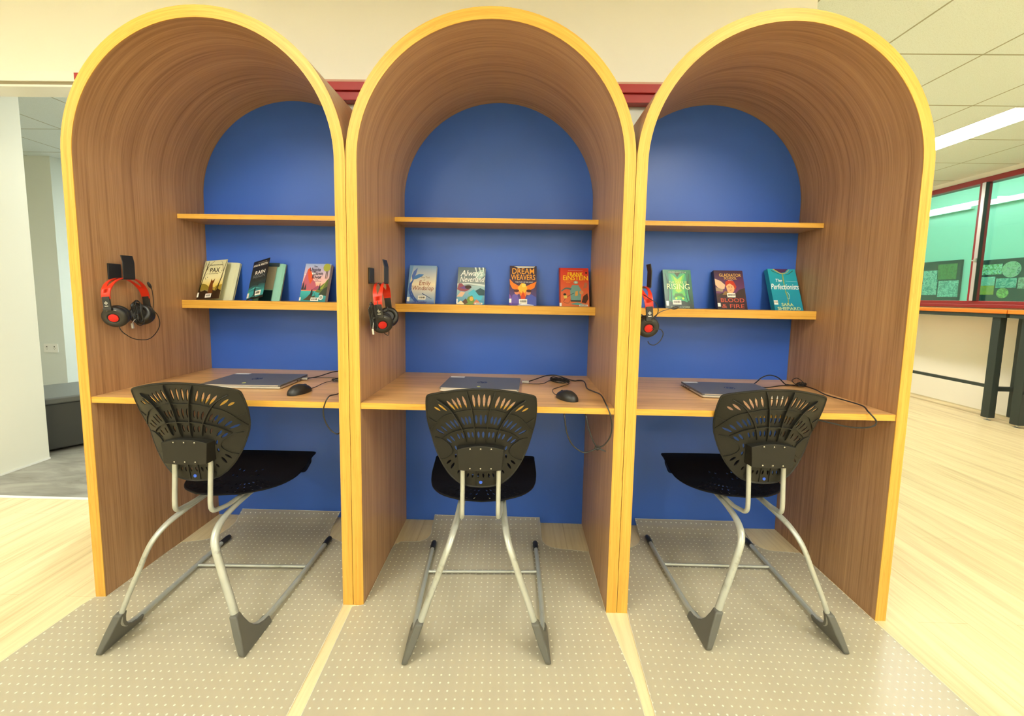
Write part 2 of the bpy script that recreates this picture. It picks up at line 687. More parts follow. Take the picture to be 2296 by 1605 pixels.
# the wall at the far right with its window
RX = 5.259
q = MB()
q.box((RX, -6.5, 0), (RX + 0.12, 6.6, 1.15))
q.box((RX, -6.5, 2.572), (RX + 0.12, 6.6, CZ))
q.box((RX, -6.5, 1.15), (RX + 0.12, -1.5, 2.572))
q.box((RX, 6.0, 1.15), (RX + 0.12, 6.6, 2.572))
struct('wall_right', q, M_wall)
win2 = thing('window_2', None, None, (0, 0, 0))
win2['kind'] = 'structure'
q = MB()
q.box((RX - 0.02, -1.5, 1.150), (RX + 0.10, 6.0, 1.212))
q.box((RX - 0.02, -1.5, 2.515), (RX + 0.10, 6.0, 2.572))
q.box((RX - 0.035, -1.5, 1.140), (RX + 0.0, 6.0, 1.175))
for yy in (-1.5, 0.6, 3.275, 5.95):
    q.box((RX - 0.02, yy, 1.212), (RX + 0.07, yy + 0.045, 2.515))
q.build('window_frame', M_redframe, win2, bevel=0.003)
q = MB()
q.box((RX - 0.045, 3.238, 1.213), (RX - 0.008, 3.276, 2.512))
q.build('sliding_stile', M_alu, win2, bevel=0.003)
bx('stile_gasket', (RX - 0.046, 3.232, 1.213), (RX - 0.01, 3.238, 2.512), M_black, win2)
q = MB()
q.box((RX - 0.062, 3.238, 1.645), (RX - 0.046, 3.262, 1.685))
q.box((RX - 0.070, 3.232, 1.655), (RX - 0.060, 3.280, 1.668))
q.build('window_latch', M_steel, win2, bevel=0.002)
for a, b in ((-1.455, 0.6), (0.645, 3.232), (3.32, 5.95)):
    bx('window_pane', (RX + 0.02, a, 1.213), (RX + 0.026, b, 2.513), M_glass, win2)

# room beyond the right window
q = MB()
q.box((6.47, -6.5, 0), (6.6, 6.6, 3.2))
struct('wall_beyond', q, M_mint)
q = MB()
q.box((RX + 0.12, -6.5, 3.1), (6.6, 6.6, 3.2))
struct('ceiling_beyond', q, M_white)
q = MB()
q.box((RX, -6.5, CZ + 0.1), (RX + 0.12, 6.6, 3.2))
struct('wall_beyond_upstand', q, M_white)

# remaining walls of the reading room and the room behind
q = MB()
q.box((-7.0, -6.6, 0), (8.2, -6.5, 3.2))
struct('wall_front', q, M_wall)
q = MB()
q.box((-7.1, -6.5, 0), (-7.0, 6.6, CZ))
struct('wall_left', q, M_white)
q = MB()
q.box((-7.0, 6.6, 0), (8.2, 6.7, 3.2))
struct('wall_far', q, M_white)
q = MB()
q.box((1.387, WY + WT, 0), (1.487, 6.6, CZ))
struct('wall_divider', q, M_wall)
q = MB()
q.box((-7.0, WY, 0), (-6.0, WY + WT, CZ))
struct('wall_left_return', q, M_wall)
q = MB()
q.box((-3.225, WY + WT, 0), (-3.121, 1.229, CZ))
struct('wall_partition', q, plaster('partition_plaster', (0.84, 0.83, 0.73)))
q = MB()
q.box((-3.119, WY + WT, 0), (-3.115, 1.229, 0.012))
struct('baseboard_partition', q, M_trimw)
q = MB()
q.box((-7.0, 3.117, 0), (-5.112, 6.6, CZ))
struct('wall_lounge', q, M_greyw, bevel=0.002)
q = MB()
q.box((RX - 0.006, -6.5, 0), (RX, 6.6, 0.012))
struct('baseboard_right', q, mat('tan_bead', (0.62, 0.55, 0.36), 0.5))


# ------------------------------------------------------------------ lights: recessed strip panels
def strip(x, y0, y1, label, m=M_panel, z=CZ, name='ceiling_light', w=0.30, group='ceiling light panels'):
    t = thing(name, label, 'light', ((x), (y0 + y1) / 2, z), 0, group)
    L = (y1 - y0) / 2
    q = MB()
    for a, b in (((-w / 2 - 0.012, -L - 0.012, -0.006), (-w / 2, L + 0.012, 0.0)), ((w / 2, -L - 0.012, -0.006), (w / 2 + 0.012, L + 0.012, 0.0)),
                 ((-w / 2, -L - 0.012, -0.006), (w / 2, -L, 0.0)), ((-w / 2, L, -0.006), (w / 2, L + 0.012, 0.0))):
        q.box(a, b)
    q.build('light_frame', M_trimw, t)
    bx('light_diffuser', (-w / 2, -L, -0.004), (w / 2, L, -0.001), m, t)
    return t


strip(3.885, 4.265, 5.495, 'added ceiling panel brightening the window wall, hidden by the booths')  # added unseen panel, brightens the dim wall below the right window
strip(3.885, 1.755, 2.985, 'bright white ceiling light panel glowing above the far right window wall', group=None)
for i, x in enumerate((-3.64, -1.13, 1.37, 3.885)):
    for y in (-0.75, -3.26, -5.6):
        strip(x, y - 1.23 + (0 if i else 0), y, 'white light panel in the ceiling behind the viewer, out of the picture')
for x, y in ((-1.13, 3.0), (-2.65, 1.95), (-3.6, 4.6)):
    strip(x, y, y + 1.23, 'cool white light panel in the ceiling of the room behind the booths', M_panelc, group='ceiling lights of the room behind')
for y in (3.2, 4.6):  # unseen panels added to brighten the room behind the glass
    strip(5.56, y - 0.6, y + 0.6, 'added panel light brightening the room beyond the right window, out of view', M_panelb_added, z=3.10, group='added lights of the room beyond the window')
for k, (a, b) in enumerate(((4.49, 5.75), (3.0, 4.33), (0.6, 2.2))):
    t = thing('wall_batten_light', ('long thin strip light seen through the left pane of the far right window', 'long thin strip light seen through the right pane of the far right window',
                                    'strip light in the room beyond the window, out of the picture')[k], 'light', (6.44, (a + b) / 2, 2.53))
    L = (b - a) / 2
    bx('light_housing', (-0.025, -L, -0.03), (0.028, L, 0.045), M_trimw, t, bevel=0.004)
    bx('light_tube', (-0.04, -L + 0.01, -0.025), (-0.025, L - 0.01, 0.035), M_batten, t)

# ------------------------------------------------------------------ study booths
BH = 2.1394
BT = 0.0392
HW = 0.4990
BD = 0.618
SPR = BH - 0.5
ZD, TD, YS = 0.7858, 0.0225, 0.004


def arch_pts(r_in, hw):
    """points up the left side, round the arch and down the right side, with arc length"""
    P = [(-hw, 0.0), (-hw, 0.4), (-hw, 0.8), (-hw, 1.2), (-hw, SPR)]
    n = 48
    for k in range(1, n):
        a = pi - pi * k / n
        P.append((hw * cos(a), SPR + r_in * sin(a)))
    P += [(hw, SPR), (hw, 1.2), (hw, 0.8), (hw, 0.4), (hw, 0.0)]
    return P


def make_booth(cx, label):
    t = thing('study_booth', label, 'booth', (cx, 0, 0), 0, 'arched study booths side by side')
    PO = arch_pts(0.5, HW)
    PI_ = arch_pts(0.5 - BT, HW - BT + 0.001)
    s = [0.0]
    for a, b in zip(PO, PO[1:]):
        s.append(s[-1] + hypot(b[0] - a[0], b[1] - a[1]))
    rnd = cx * 3.7 + 11

    def strips(y0, y1, mats, nm):
        q = MB()
        for i in range(len(PO) - 1):
            (ax, az), (bx_, bz) = PO[i], PO[i + 1]
            (cx_, cz), (dx, dz) = PI_[i], PI_[i + 1]
            s0, s1 = s[i] + rnd, s[i + 1] + rnd
            q.quad([(ax, y0, az), (bx_, y0, bz), (bx_, y1, bz), (ax, y1, az)], 0, [(s0, y0), (s1, y0), (s1, y1), (s0, y1)])
            q.quad([(cx_, y0, cz), (dx, y0, dz), (dx, y1, dz), (cx_, y1, cz)], 0, [(s0, y0 + 5), (s1, y0 + 5), (s1, y1 + 5), (s0, y1 + 5)])
            q.quad([(ax, y0, az), (bx_, y0, bz), (dx, y0, dz), (cx_, y0, cz)], 0, [(s0, 2), (s1, 2), (s1, 2 + BT), (s0, 2 + BT)])
            q.quad([(ax, y1, az), (bx_, y1, bz), (dx, y1, dz), (cx_, y1, cz)], 0, [(s0, 3), (s1, 3), (s1, 3 + BT), (s0, 3 + BT)])
        for i in (0, len(PO) - 1):
            (ax, az), (cx_, cz) = PO[i], PI_[i]
            q.quad([(ax, y0, az), (cx_, y0, cz), (cx_, y1, cz), (ax, y1, az)], 0, [(0, y0), (0.04, y0), (0.04, y1), (0, y1)])
        return q.build(nm, mats, t, smooth=True, weld=True, angle=30)
    strips(0.0022, BD, M_shell, 'arch_shell')
    eb = strips(0.0, 0.0022, M_edge, 'edge_band')
    eb['label'] = 'front edge band, its lit golden yellow put into the colour'
    # back panel
    iw = HW - BT + 0.001
    q = MB()
    PB = [(x * 0.9995, z * 1.0) for x, z in PI_]
    q.prism(PB, 0.596, 0.612, Matrix(((1, 0, 0, 0), (0, 0, 1, 0), (0, 1, 0, 0), (0, 0, 0, 1))))
    q.build('back_panel', M_blue, t)['label'] = 'blue laminate back panel'
    e = iw - 0.0005
    bx('desk_top', (-e, YS + 0.002, ZD - TD), (e, 0.596, ZD), M_desk, t)
    bx('desk_edge_band', (-e, YS, ZD - TD), (e, YS + 0.002, ZD), M_deskedge, t)
    for z0, z1, y0 in ((1.5092, 1.5299, 0.4318), (1.1002, 1.1376, 0.4312)):
        sh = bx('shelf', (-e, y0 + 0.002, z0), (e, 0.596, z1), M_shelf, t)
        bx('shelf_edge_band', (-e, y0, z0), (e, y0 + 0.002, z1), M_deskedge, sh)
    return t


make_booth(-1, 'left arched wooden study booth with a blue back, its inner left side wide in view')
make_booth(0, 'middle arched wooden study booth with a blue back, four books on its shelf')
make_booth(1, 'right arched wooden study booth with a blue back, next to the pale open floor')


# ------------------------------------------------------------------ chairs
def bsurf(x, z):
    c = 0.09 + (0.872 - z) * 0.166
    ks = ((0.52, 1.6), (0.61, 1.76), (0.70, 1.9), (0.77, 1.38), (0.85, 0.9), (0.9, 0.8))
    k = ks[0][1]
    for (a, ka), (b, kb) in zip(ks, ks[1:]):
        if a <= z <= b:
            k = ka + (kb - ka) * (z - a) / (b - a)
    return c + k * x * x


SLOTS = [(-0.0073, 0.8635, -0.0055, 0.8159), (0.0112, 0.8638, 0.0097, 0.8168), (0.0294, 0.8608, 0.0227, 0.816), (0.061, 0.8561, 0.0457, 0.8127),
         (0.0788, 0.8501, 0.0635, 0.8102), (0.0966, 0.8445, 0.0731, 0.806), (0.114, 0.8359, 0.0832, 0.8023), (0.1436, 0.8202, 0.1122, 0.7975),
         (0.1578, 0.8084, 0.1342, 0.7953), (0.0000, 0.7930, 0.0000, 0.7530), (0.0165, 0.792, 0.0142, 0.7573), (0.0389, 0.7859, 0.0331, 0.757),
         (0.0514, 0.7836, 0.0428, 0.7528), (0.0657, 0.781, 0.0536, 0.7503), (0.091, 0.7713, 0.0735, 0.7431), (0.1057, 0.7659, 0.0826, 0.7383),
         (0.1207, 0.7562, 0.0955, 0.731), (0.138, 0.7394, 0.1124, 0.7207), (0.1558, 0.7237, 0.1238, 0.7107), (0.0085, 0.732, 0.0070, 0.7064),
         (0.0287, 0.7297, 0.0253, 0.7061), (0.043, 0.7292, 0.0386, 0.7049), (0.0647, 0.7239, 0.0578, 0.7013), (0.0793, 0.7187, 0.0706, 0.6974),
         (0.1053, 0.7075, 0.0872, 0.6877), (0.1186, 0.6952, 0.0984, 0.6802), (0.0875, 0.6736, 0.0823, 0.656), (0.0843, 0.6436, 0.0865, 0.627),
         (0.1016, 0.6187, 0.119, 0.5993), (0.0905, 0.61, 0.1042, 0.5832), (0.0723, 0.5854, 0.08, 0.57), (0.041, 0.5757, 0.0459, 0.5587),
         (0.0262, 0.5764, 0.0293, 0.5575), (0.0077, 0.5767, 0.0097, 0.558)]


def slot(x0, z0, x1, z1, w):
    L = hypot(x1 - x0, z1 - z0)
    ux, uz = (x1 - x0) / L, (z1 - z0) / L
    nx, nz = -uz, ux
    P = []
    for t, h in ((0, 0), (0.14, 0.62), (0.36, 1.0), (0.64, 0.92), (0.88, 0.5), (1, 0)):
        P.append((x0 + ux * L * t + nx * h * w / 2, z0 + uz * L * t + nz * h * w / 2))
    for t, h in ((0.88, 0.5), (0.64, 0.92), (0.36, 1.0), (0.14, 0.62)):
        P.append((x0 + ux * L * t - nx * h * w / 2, z0 + uz * L * t - nz * h * w / 2))
    return P


def make_chair():
    t = thing('school_chair', 'x', 'chair', (0, 0, 0), 0, 'black plastic chairs at the booth desks')
    # backrest
    R_ = [(0.045, 0.8788), (0.095, 0.8718), (0.150, 0.8595), (0.172, 0.8528), (0.1805, 0.8470), (0.1835, 0.836), (0.1860, 0.806), (0.1855, 0.765),
          (0.1785, 0.7185), (0.1610, 0.6560), (0.1385, 0.6050), (0.1085, 0.5620), (0.0730, 0.5340), (0.0340, 0.5240)]
    R_ = [(p[0], p[1]) for p in spline([(p[0], p[1], 0) for p in [(0.0, 0.8805)] + R_], 3)]
    out = R_ + [(0.0, 0.5222)] + [(-x, z) for x, z in R_[::-1] if x > 1e-4]
    holes = []
    for s in SLOTS:
        L = hypot(s[2] - s[0], s[3] - s[1])
        wd = 0.0086 if L > 0.04 else (0.0080 if L > 0.024 else 0.0066)
        holes.append(slot(*s, wd))
        if max(abs(s[0]), abs(s[2])) > 0.001 and not (s[0] < 0):
            if abs(s[0] - 0.0112) < 1e-6 or s[0] == 0.0:
                if s[0] == 0.0:
                    continue
                holes.append(slot(-0.0262, s[1] - 0.002, -0.0205, s[3], wd))
                continue
            if abs(s[0] - 0.0294) < 1e-6:
                continue
            holes.append(slot(-s[0], s[1], -s[2], s[3], wd))
    q = MB()
    sheet(q, out, holes, lambda x, z: (x, bsurf(x, z), z), (0, 0.0042, 0), 0.015)
    # raised rim round the edge
    ring = [(x * 0.992, bsurf(x, z) + 0.001, 0.7 + (z - 0.7) * 0.992) for x, z in out]
    q.tube(ring, 0.0034, 6, closed=True)
    bk = q.build('backrest', M_chair, t, smooth=True, angle=35)
    # ribs on the rear face
    q = MB()

    def rib(pts, h=0.008, w=0.0028):
        P = [(p[0], p[1]) for p in spline([(a, b, 0) for a, b in pts], 7)]
        prev = None
        for i, (x, z) in enumerate(P):
            a = P[max(i - 1, 0)]
            b = P[min(i + 1, len(P) - 1)]
            tx, tz = b[0] - a[0], b[1] - a[1]
            L = hypot(tx, tz) or 1
            nx, nz = -tz / L * w / 2, tx / L * w / 2
            y = bsurf(x, z)
            hh = h * min(1, 0.35 + min(i, len(P) - 1 - i) * 0.25) if h > 0.004 else h
            cur = [q.vert((x + nx, y + 0.002, z + nz)), q.vert((x + nx, y - hh, z + nz)), q.vert((x - nx, y - hh, z - nz)), q.vert((x - nx, y + 0.002, z - nz))]
            if prev:
                for k in range(4):
                    q.face((prev[k], prev[(k + 1) % 4], cur[(k + 1) % 4], cur[k]))
            else:
                q.face(cur[::-1])
            prev = cur
        q.face(prev)
    for sg in (1, -1):
        rib([(sg * 0.0468, 0.8712), (sg * 0.0299, 0.8072), (sg * 0.0214, 0.7436), (sg * 0.017, 0.690)], 0.009)
        rib([(sg * 0.1455, 0.8362), (sg * 0.1082, 0.8118), (sg * 0.0801, 0.7742), (sg * 0.0609, 0.7361), (sg * 0.0488, 0.692)], 0.009)
        rib([(sg * 0.1400, 0.6138), (sg * 0.1204, 0.6217), (sg * 0.1012, 0.6393), (sg * 0.0971, 0.6561), (sg * 0.1079, 0.6748), (sg * 0.1339, 0.6906), (sg * 0.160, 0.6924)], 0.004, 0.002)
        rib([(sg * 0.1313, 0.773), (sg * 0.150, 0.752), (sg * 0.179, 0.765)], 0.003, 0.002)
        rib([(sg * 0.060, 0.598), (sg * 0.052, 0.575), (sg * 0.070, 0.552)], 0.003, 0.002)
    rib([(-0.1757, 0.7151), (-0.1313, 0.773), (-0.087, 0.7935), (-0.044, 0.8062), (0, 0.8075), (0.044, 0.8062), (0.087, 0.7935), (0.1313, 0.773), (0.1757, 0.7151)], 0.004)
    rib([(-0.1318, 0.695), (-0.0957, 0.7229), (-0.0447, 0.7402), (0, 0.7437), (0.0447, 0.7402), (0.0957, 0.7229), (0.1318, 0.695)], 0.008)
    for x in (-0.016, 0.0165):
        rib([(x, 0.600), (x, 0.575), (x * 1.05, 0.530)], 0.003, 0.0022)
    q.build('backrest_ribs', M_chair, bk)
    # bracket block
    q = MB()
    top = [(-0.0765 + 0.153 * k / 10, 0.673 + 0.012 * (1 - ((k - 5) / 5) ** 2)) for k in range(11)]
    bot = [(0.0715 - 0.143 * k / 10, 0.602 - 0.004 * (1 - ((k - 5) / 5) ** 2)) for k in range(11)]
    poly = top + [(0.0735, 0.640)] + bot + [(-0.0735, 0.640)]
    a = [q.vert((x, 0.1035, z)) for x, z in poly]
    b = [q.vert((x * 1.06, bsurf(x * 1.06, z) + 0.002, z)) for x, z in poly]
    q.face(a)
    q.face(b[::-1])
    for i in range(len(poly)):
        j = (i + 1) % len(poly)
        q.face((a[i], a[j], b[j], b[i]))
    br = q.build('back_bracket', M_chair, t, bevel=0.0015)
    for sx in (-0.035, 0, 0.035):
        for z in (0.6745, 0.6075):
            q = MB()
            Mx = Matrix.Translation((sx, 0.1033, z)) @ Matrix.Rotation(pi / 2, 4, 'X')
            q.lathe([(0.0056, 0), (0.0056, 0.0006), (0.0046, 0.0006), (0.0046, 0.0004)], Mx, 14, 0)
            Mx2 = Matrix.Translation((sx + 0.0008, 0.1033, z + 0.0012)) @ Matrix.Rotation(pi / 2, 4, 'X')
            q.lathe([(0.0022, 0.0006), (0.0022, 0.0011)], Mx2, 10, 1)
            q.build('screw', [M_gloss, M_steel], br)
    q = MB()
    q.lathe([(0.0058, 0.0), (0.0058, 0.0012), (0.005, 0.002)], Matrix.Translation((0, bsurf(0, 0.542), 0.542)) @ Matrix.Rotation(pi / 2, 4, 'X'), 16)
    q.build('plug', M_bluedot, bk)['label'] = 'bright blue plug'

    # seat
    def ssurf(x, y):
        u = min(1, max(0, (y - 0.38) / 0.19))
        z = 0.428 + 0.036 * u * u * (3 - 2 * u)
        back = min(1, max(0, (0.33 - y) / 0.11))
        z += 0.006 * back
        z -= 0.005 * (1 - min(1, (x / 0.21) ** 2)) * (1 - abs((y - 0.40) / 0.19) ** 2 if abs(y - 0.40) < 0.19 else 0)
        return (x, y, z)
    R_ = [(0.10, 0.5735), (0.17, 0.5705), (0.206, 0.5665), (0.2165, 0.560), (0.2160, 0.535), (0.2165, 0.49), (0.2165, 0.445), (0.208, 0.385), (0.188, 0.332), (0.146, 0.280),
          (0.075, 0.240)]
    R_ = [(p[0], p[1]) for p in spline([(p[0], p[1], 0) for p in [(0.0, 0.575)] + R_], 3)]
    out = R_ + [(0.0, 0.228)] + [(-x, y) for x, y in R_[::-1] if x > 1e-4]
    holes = []
    for k in range(-7, 8):
        if k == 0:
            continue
        a = k * 0.155
        for r0, r1 in ((0.075, 0.098), (0.110, 0.135), (0.150, 0.172)):
            if abs(a) > 1.0 and r0 > 0.14:
                continue
            cx0, cy0 = 0, 0.405
            p0 = (cx0 + 1.15 * r0 * sin(a), cy0 - r0 * cos(a) * 0.95)
            p1 = (cx0 + 1.15 * r1 * sin(a), cy0 - r1 * cos(a) * 0.95)
            if hypot(p1[0], p1[1] - 0.405) < 0.19:
                holes.append(slot(p0[0], p0[1], p1[0], p1[1], 0.0070))
    for hx, hy in ((0.018, 0.349), (0.039, 0.356), (0.057, 0.363), (0.076, 0.372), (0.024, 0.318), (0.045, 0.322), (0.066, 0.330), (0.028, 0.392), (0.050, 0.400), (0.024, 0.430), (0.046, 0.438)):
        for sg in (1, -1):
            if all(hypot(hx * sg - h[0][0], hy - h[0][1]) > 0.016 and hypot(hx * sg - h[5][0], hy + 0.014 - h[5][1]) > 0.016 and hypot(hx * sg - h[5][0], hy - h[5][1]) > 0.016 for h in holes):
                holes.append(slot(sg * hx, hy, sg * (hx + 0.003), hy + 0.014, 0.0085))
    q = MB()
    sheet(q, out, holes, ssurf, (0, 0, -0.0045), 0.016)
    ring = [Vector(ssurf(x * 0.994, 0.4 + (y - 0.4) * 0.994)) + Vector((0, 0, -0.003)) for x, y in out]
    q.tube(ring, 0.0038, 6, closed=True)
    st = q.build('seat', M_seat, t, smooth=True, angle=35)
    # turned-down skirt under the front edge
    q = MB()
    path = [(-0.212, 0.43, 0.002), (-0.212, 0.475, 0.030), (-0.208, 0.515, 0.036), (-0.20, 0.548, 0.022), (-0.12, 0.562, 0.016), (0, 0.565, 0.015), (0.12, 0.562, 0.016), (0.20, 0.548, 0.022),
            (0.208, 0.515, 0.036), (0.212, 0.475, 0.030), (0.212, 0.43, 0.002)]
    P = spline(path, 5)
    prev = None
    for p in P:
        z = ssurf(p[0], p[1])[2] - 0.004
        d = Vector((p[0], p[1] - 0.45, 0)).normalized() * 0.0035
        cur = [q.vert((p[0], p[1], z)), q.vert((p[0], p[1], z - p[2])), q.vert((p[0] - d.x, p[1] - d.y, z - p[2])), q.vert((p[0] - d.x, p[1] - d.y, z))]
        if prev:
            for k in range(4):
                q.face((prev[k], prev[(k + 1) % 4], cur[(k + 1) % 4], cur[k]))
        prev = cur
    q.build('seat_skirt', M_seat, st, smooth=True)
    # frames
    for sg in (1, -1):
        leg = [(0.239, 0.600, 0.0135), (0.236, 0.40, 0.0140), (0.229, 0.20, 0.0165), (0.223, 0.130, 0.022), (0.217, 0.092, 0.034), (0.207, 0.062, 0.060), (0.192, 0.044, 0.100),
               (0.166, 0.050, 0.175), (0.139, 0.060, 0.246), (0.116, 0.070, 0.312), (0.100, 0.086, 0.352), (0.089, 0.128, 0.380), (0.082, 0.200, 0.393), (0.079, 0.300, 0.3995), (0.078, 0.42, 0.401)]
        q = MB()
        LP = [Vector((sg * x, y, z)) for x, y, z in spline(leg, 7)]
        ra, rb = [], []
        for p in LP:
            k = min(1, max(0, (p.z - 0.03) / 0.07)) if p.y < 0.15 else (1 if p.z > 0.2 else 0)
            ra.append(0.0094 + 0.0026 * k)
            rb.append(0.0094 - 0.0018 * k)
        q.oval_tube(LP, ra, rb, (sg * 0.72, 0.69, 0.12))
        lg = q.build('leg', M_tube, t, smooth=True)
        # rear foot: solid moulded wedge
        q = MB()
        prof = [(0.004, 0.0), (-0.001, 0.007), (0.0, 0.014), (0.012, 0.060), (0.0275, 0.117), (0.034, 0.1185), (0.051, 0.1215), (0.056, 0.098), (0.066, 0.070), (0.080, 0.050), (0.100, 0.035), (0.124, 0.0275),
                (0.149, 0.0250), (0.151, 0.010), (0.148, 0.0)]
        a, b = [], []
        for y, z in prof:
            xc = 0.232 - 0.375 * z
            wdt = 0.0085 + 0.0045 * min(1, y / 0.03 + z / 0.05)
            a.append(q.vert((sg * (xc - wdt), y, z)))
            b.append(q.vert((sg * (xc + wdt), y, z)))
        q.face(a)
        q.face(b[::-1])
        n = len(prof)
        for i in range(n):
            q.face((a[i], a[(i + 1) % n], b[(i + 1) % n], b[i]))
        q.build('foot', M_greyp, lg, bevel=0.0045, seg=3)
        q = MB()
        q.tube([(sg * 0.2385, 0.578, 0.0137), (sg * 0.2388, 0.600, 0.0137), (sg * 0.239, 0.622, 0.0135), (sg * 0.2392, 0.632, 0.013), (sg * 0.2393, 0.637, 0.012)], [0.0118, 0.0122, 0.0122, 0.010, 0.005], 14)
        q.build('toe_cap', M_black, lg, smooth=True)
        up = [(0.061, 0.140, 0.628), (0.061, 0.135, 0.560), (0.061, 0.130, 0.500), (0.061, 0.127, 0.455), (0.0615, 0.129, 0.434), (0.063, 0.139, 0.421), (0.0655, 0.156, 0.4165), (0.069, 0.180, 0.4125),
              (0.0705, 0.22, 0.4085), (0.0705, 0.38, 0.4075)]
        q = MB()
        q.tube([(sg * x, y - 0.006 * (z > 0.6), z) for x, y, z in spline(up, 7)], 0.0079, 14)
        q.build('back_support', M_tube, t, smooth=True)
    q = MB()
    q.tube([(-0.228, 0.426, 0.0140), (0, 0.426, 0.0140), (0.228, 0.426, 0.0140)], 0.0058, 12)
    q.build('crossbar', M_tube, t, smooth=True)
    for y in (0.30, 0.40):
        q = MB()
        q.tube([(-0.078, y, 0.406), (0.078, y, 0.406)], 0.006, 10)
        q.build('seat_rail', M_tube, t, smooth=True)
    return t


MATZ = 0.0032
ch = make_chair()
for i, (x, y, a, lab) in enumerate(((-0.9958, -0.2477, 0.0234, 'black slotted plastic chair on silver legs in front of the left booth'),
                                    (-0.0049, -0.2419, 0.0397, 'black slotted plastic chair on silver legs in front of the middle booth'),
                                    (1.0020, -0.1590, 0.0024, 'black slotted plastic chair on silver legs in front of the right booth'))):
    o = ch if i == 0 else copy_tree(ch)
    o.location = (x, y, MATZ)
    o.rotation_euler = (0, 0, a)
    o['label'] = lab


# ------------------------------------------------------------------ chair mats
def make_mat(pts, lift, label, loc, rz):
    """pts: outline (world xy); lift(x, y) -> extra height"""
    c, s = cos(-rz), sin(-rz)
    L = [((x - loc[0]) * c - (y - loc[1]) * s, (x - loc[0]) * s + (y - loc[1]) * c) for x, y in pts]
    q = MB()

    def sf(u, v):
        x = loc[0] + u * cos(rz) - v * sin(rz)
        y = loc[1] + u * sin(rz) + v * cos(rz)
        return (u, v, MATZ - 0.0002 + lift(x, y))
    sheet(q, L, [], sf, (0, 0, -0.0026), 0.045)
    o = q.build('chair_mat', M_mat, None, smooth=True, angle=30)
    o.location = (loc[0], loc[1], 0)
    o.rotation_euler = (0, 0, rz)
    tag(o, label, 'mat', 'clear dotted chair mats under the chairs')
    q = MB()
    ring = [Vector(sf(u, v)) + Vector((0, 0, -0.0010)) for u, v in L]
    q.tube(ring, 0.0013, 5, closed=True)
    e = q.build('mat_rim', M_matedge, o, smooth=True)
    return o


def lip(y0, h):
    def f(x, y):
        t = max(0, (y - y0) / (0.590 - y0))
        return h * t * t
    return f


def bez(p0, p1, p2, n=6):
    return [((1 - t) ** 2 * p0[0] + 2 * t * (1 - t) * p1[0] + t * t * p2[0], (1 - t) ** 2 * p0[1] + 2 * t * (1 - t) * p1[1] + t * t * p2[1]) for t in [k / n for k in range(1, n)]]


m1 = [(-0.515, -0.72), (-0.5215, -0.40), (-0.537, -0.012), (-0.541, 0.0), (-0.541, 0.35)] + [(-0.62, 0.365), (-0.72, 0.385), (-0.790, 0.42), (-0.808, 0.47), (-0.808, 0.590), (-1.330, 0.590), (-1.318, 0.52)] + \
     bez((-1.318, 0.52), (-1.305, 0.36), (-1.40, 0.363)) + [(-1.452, 0.345), (-1.458, 0.30), (-1.458, 0.02), (-1.4585, -0.0015), (-1.500, -0.0035)] + [(-1.507, -0.05), (-1.509, -0.28), (-1.500, -0.72)]
m2 = [(0.487, -0.72), (0.4885, -0.27), (0.4575, -0.004), (0.4560, 0.36)] + bez((0.456, 0.362), (0.36, 0.372), (0.30, 0.380)) + bez((0.30, 0.380), (0.242, 0.40), (0.241, 0.46)) + [(0.240, 0.590), (-0.310, 0.590), (-0.303, 0.47)] + \
     bez((-0.303, 0.47), (-0.305, 0.412), (-0.36, 0.398)) + [(-0.40, 0.400)] + [(-0.432, 0.398), (-0.452, 0.378), (-0.4585, 0.355), (-0.4585, 0.0), (-0.4700, -0.0035), (-0.500, -0.012), (-0.480, -0.41), (-0.470, -0.72)]
m3 = [(1.470, -0.72), (1.458, -0.30), (1.4545, -0.004), (1.4545, 0.395)] + [(1.40, 0.400), (1.34, 0.405)] + bez((1.34, 0.405), (1.272, 0.41), (1.272, 0.49)) + [(1.268, 0.590), (0.735, 0.590), (0.730, 0.47)] + \
     bez((0.730, 0.47), (0.70, 0.40), (0.62, 0.39)) + [(0.5425, 0.375), (0.5425, 0.01), (0.5415, -0.004), (0.536, -0.05), (0.520, -0.38), (0.512, -0.72)]
make_mat(m1, lip(0.50, 0.034), 'clear dotted floor mat under the left chair', (-1.0, 0.0), 0.012)
make_mat(m2, lip(0.50, 0.030), 'clear dotted floor mat under the middle chair', (0.0787 + 0.0128, 0.1411 + 0.0128), 0.0344)
make_mat(m3, lip(0.50, 0.038), 'clear dotted floor mat under the right chair', (1.0, 0.0), -0.012)


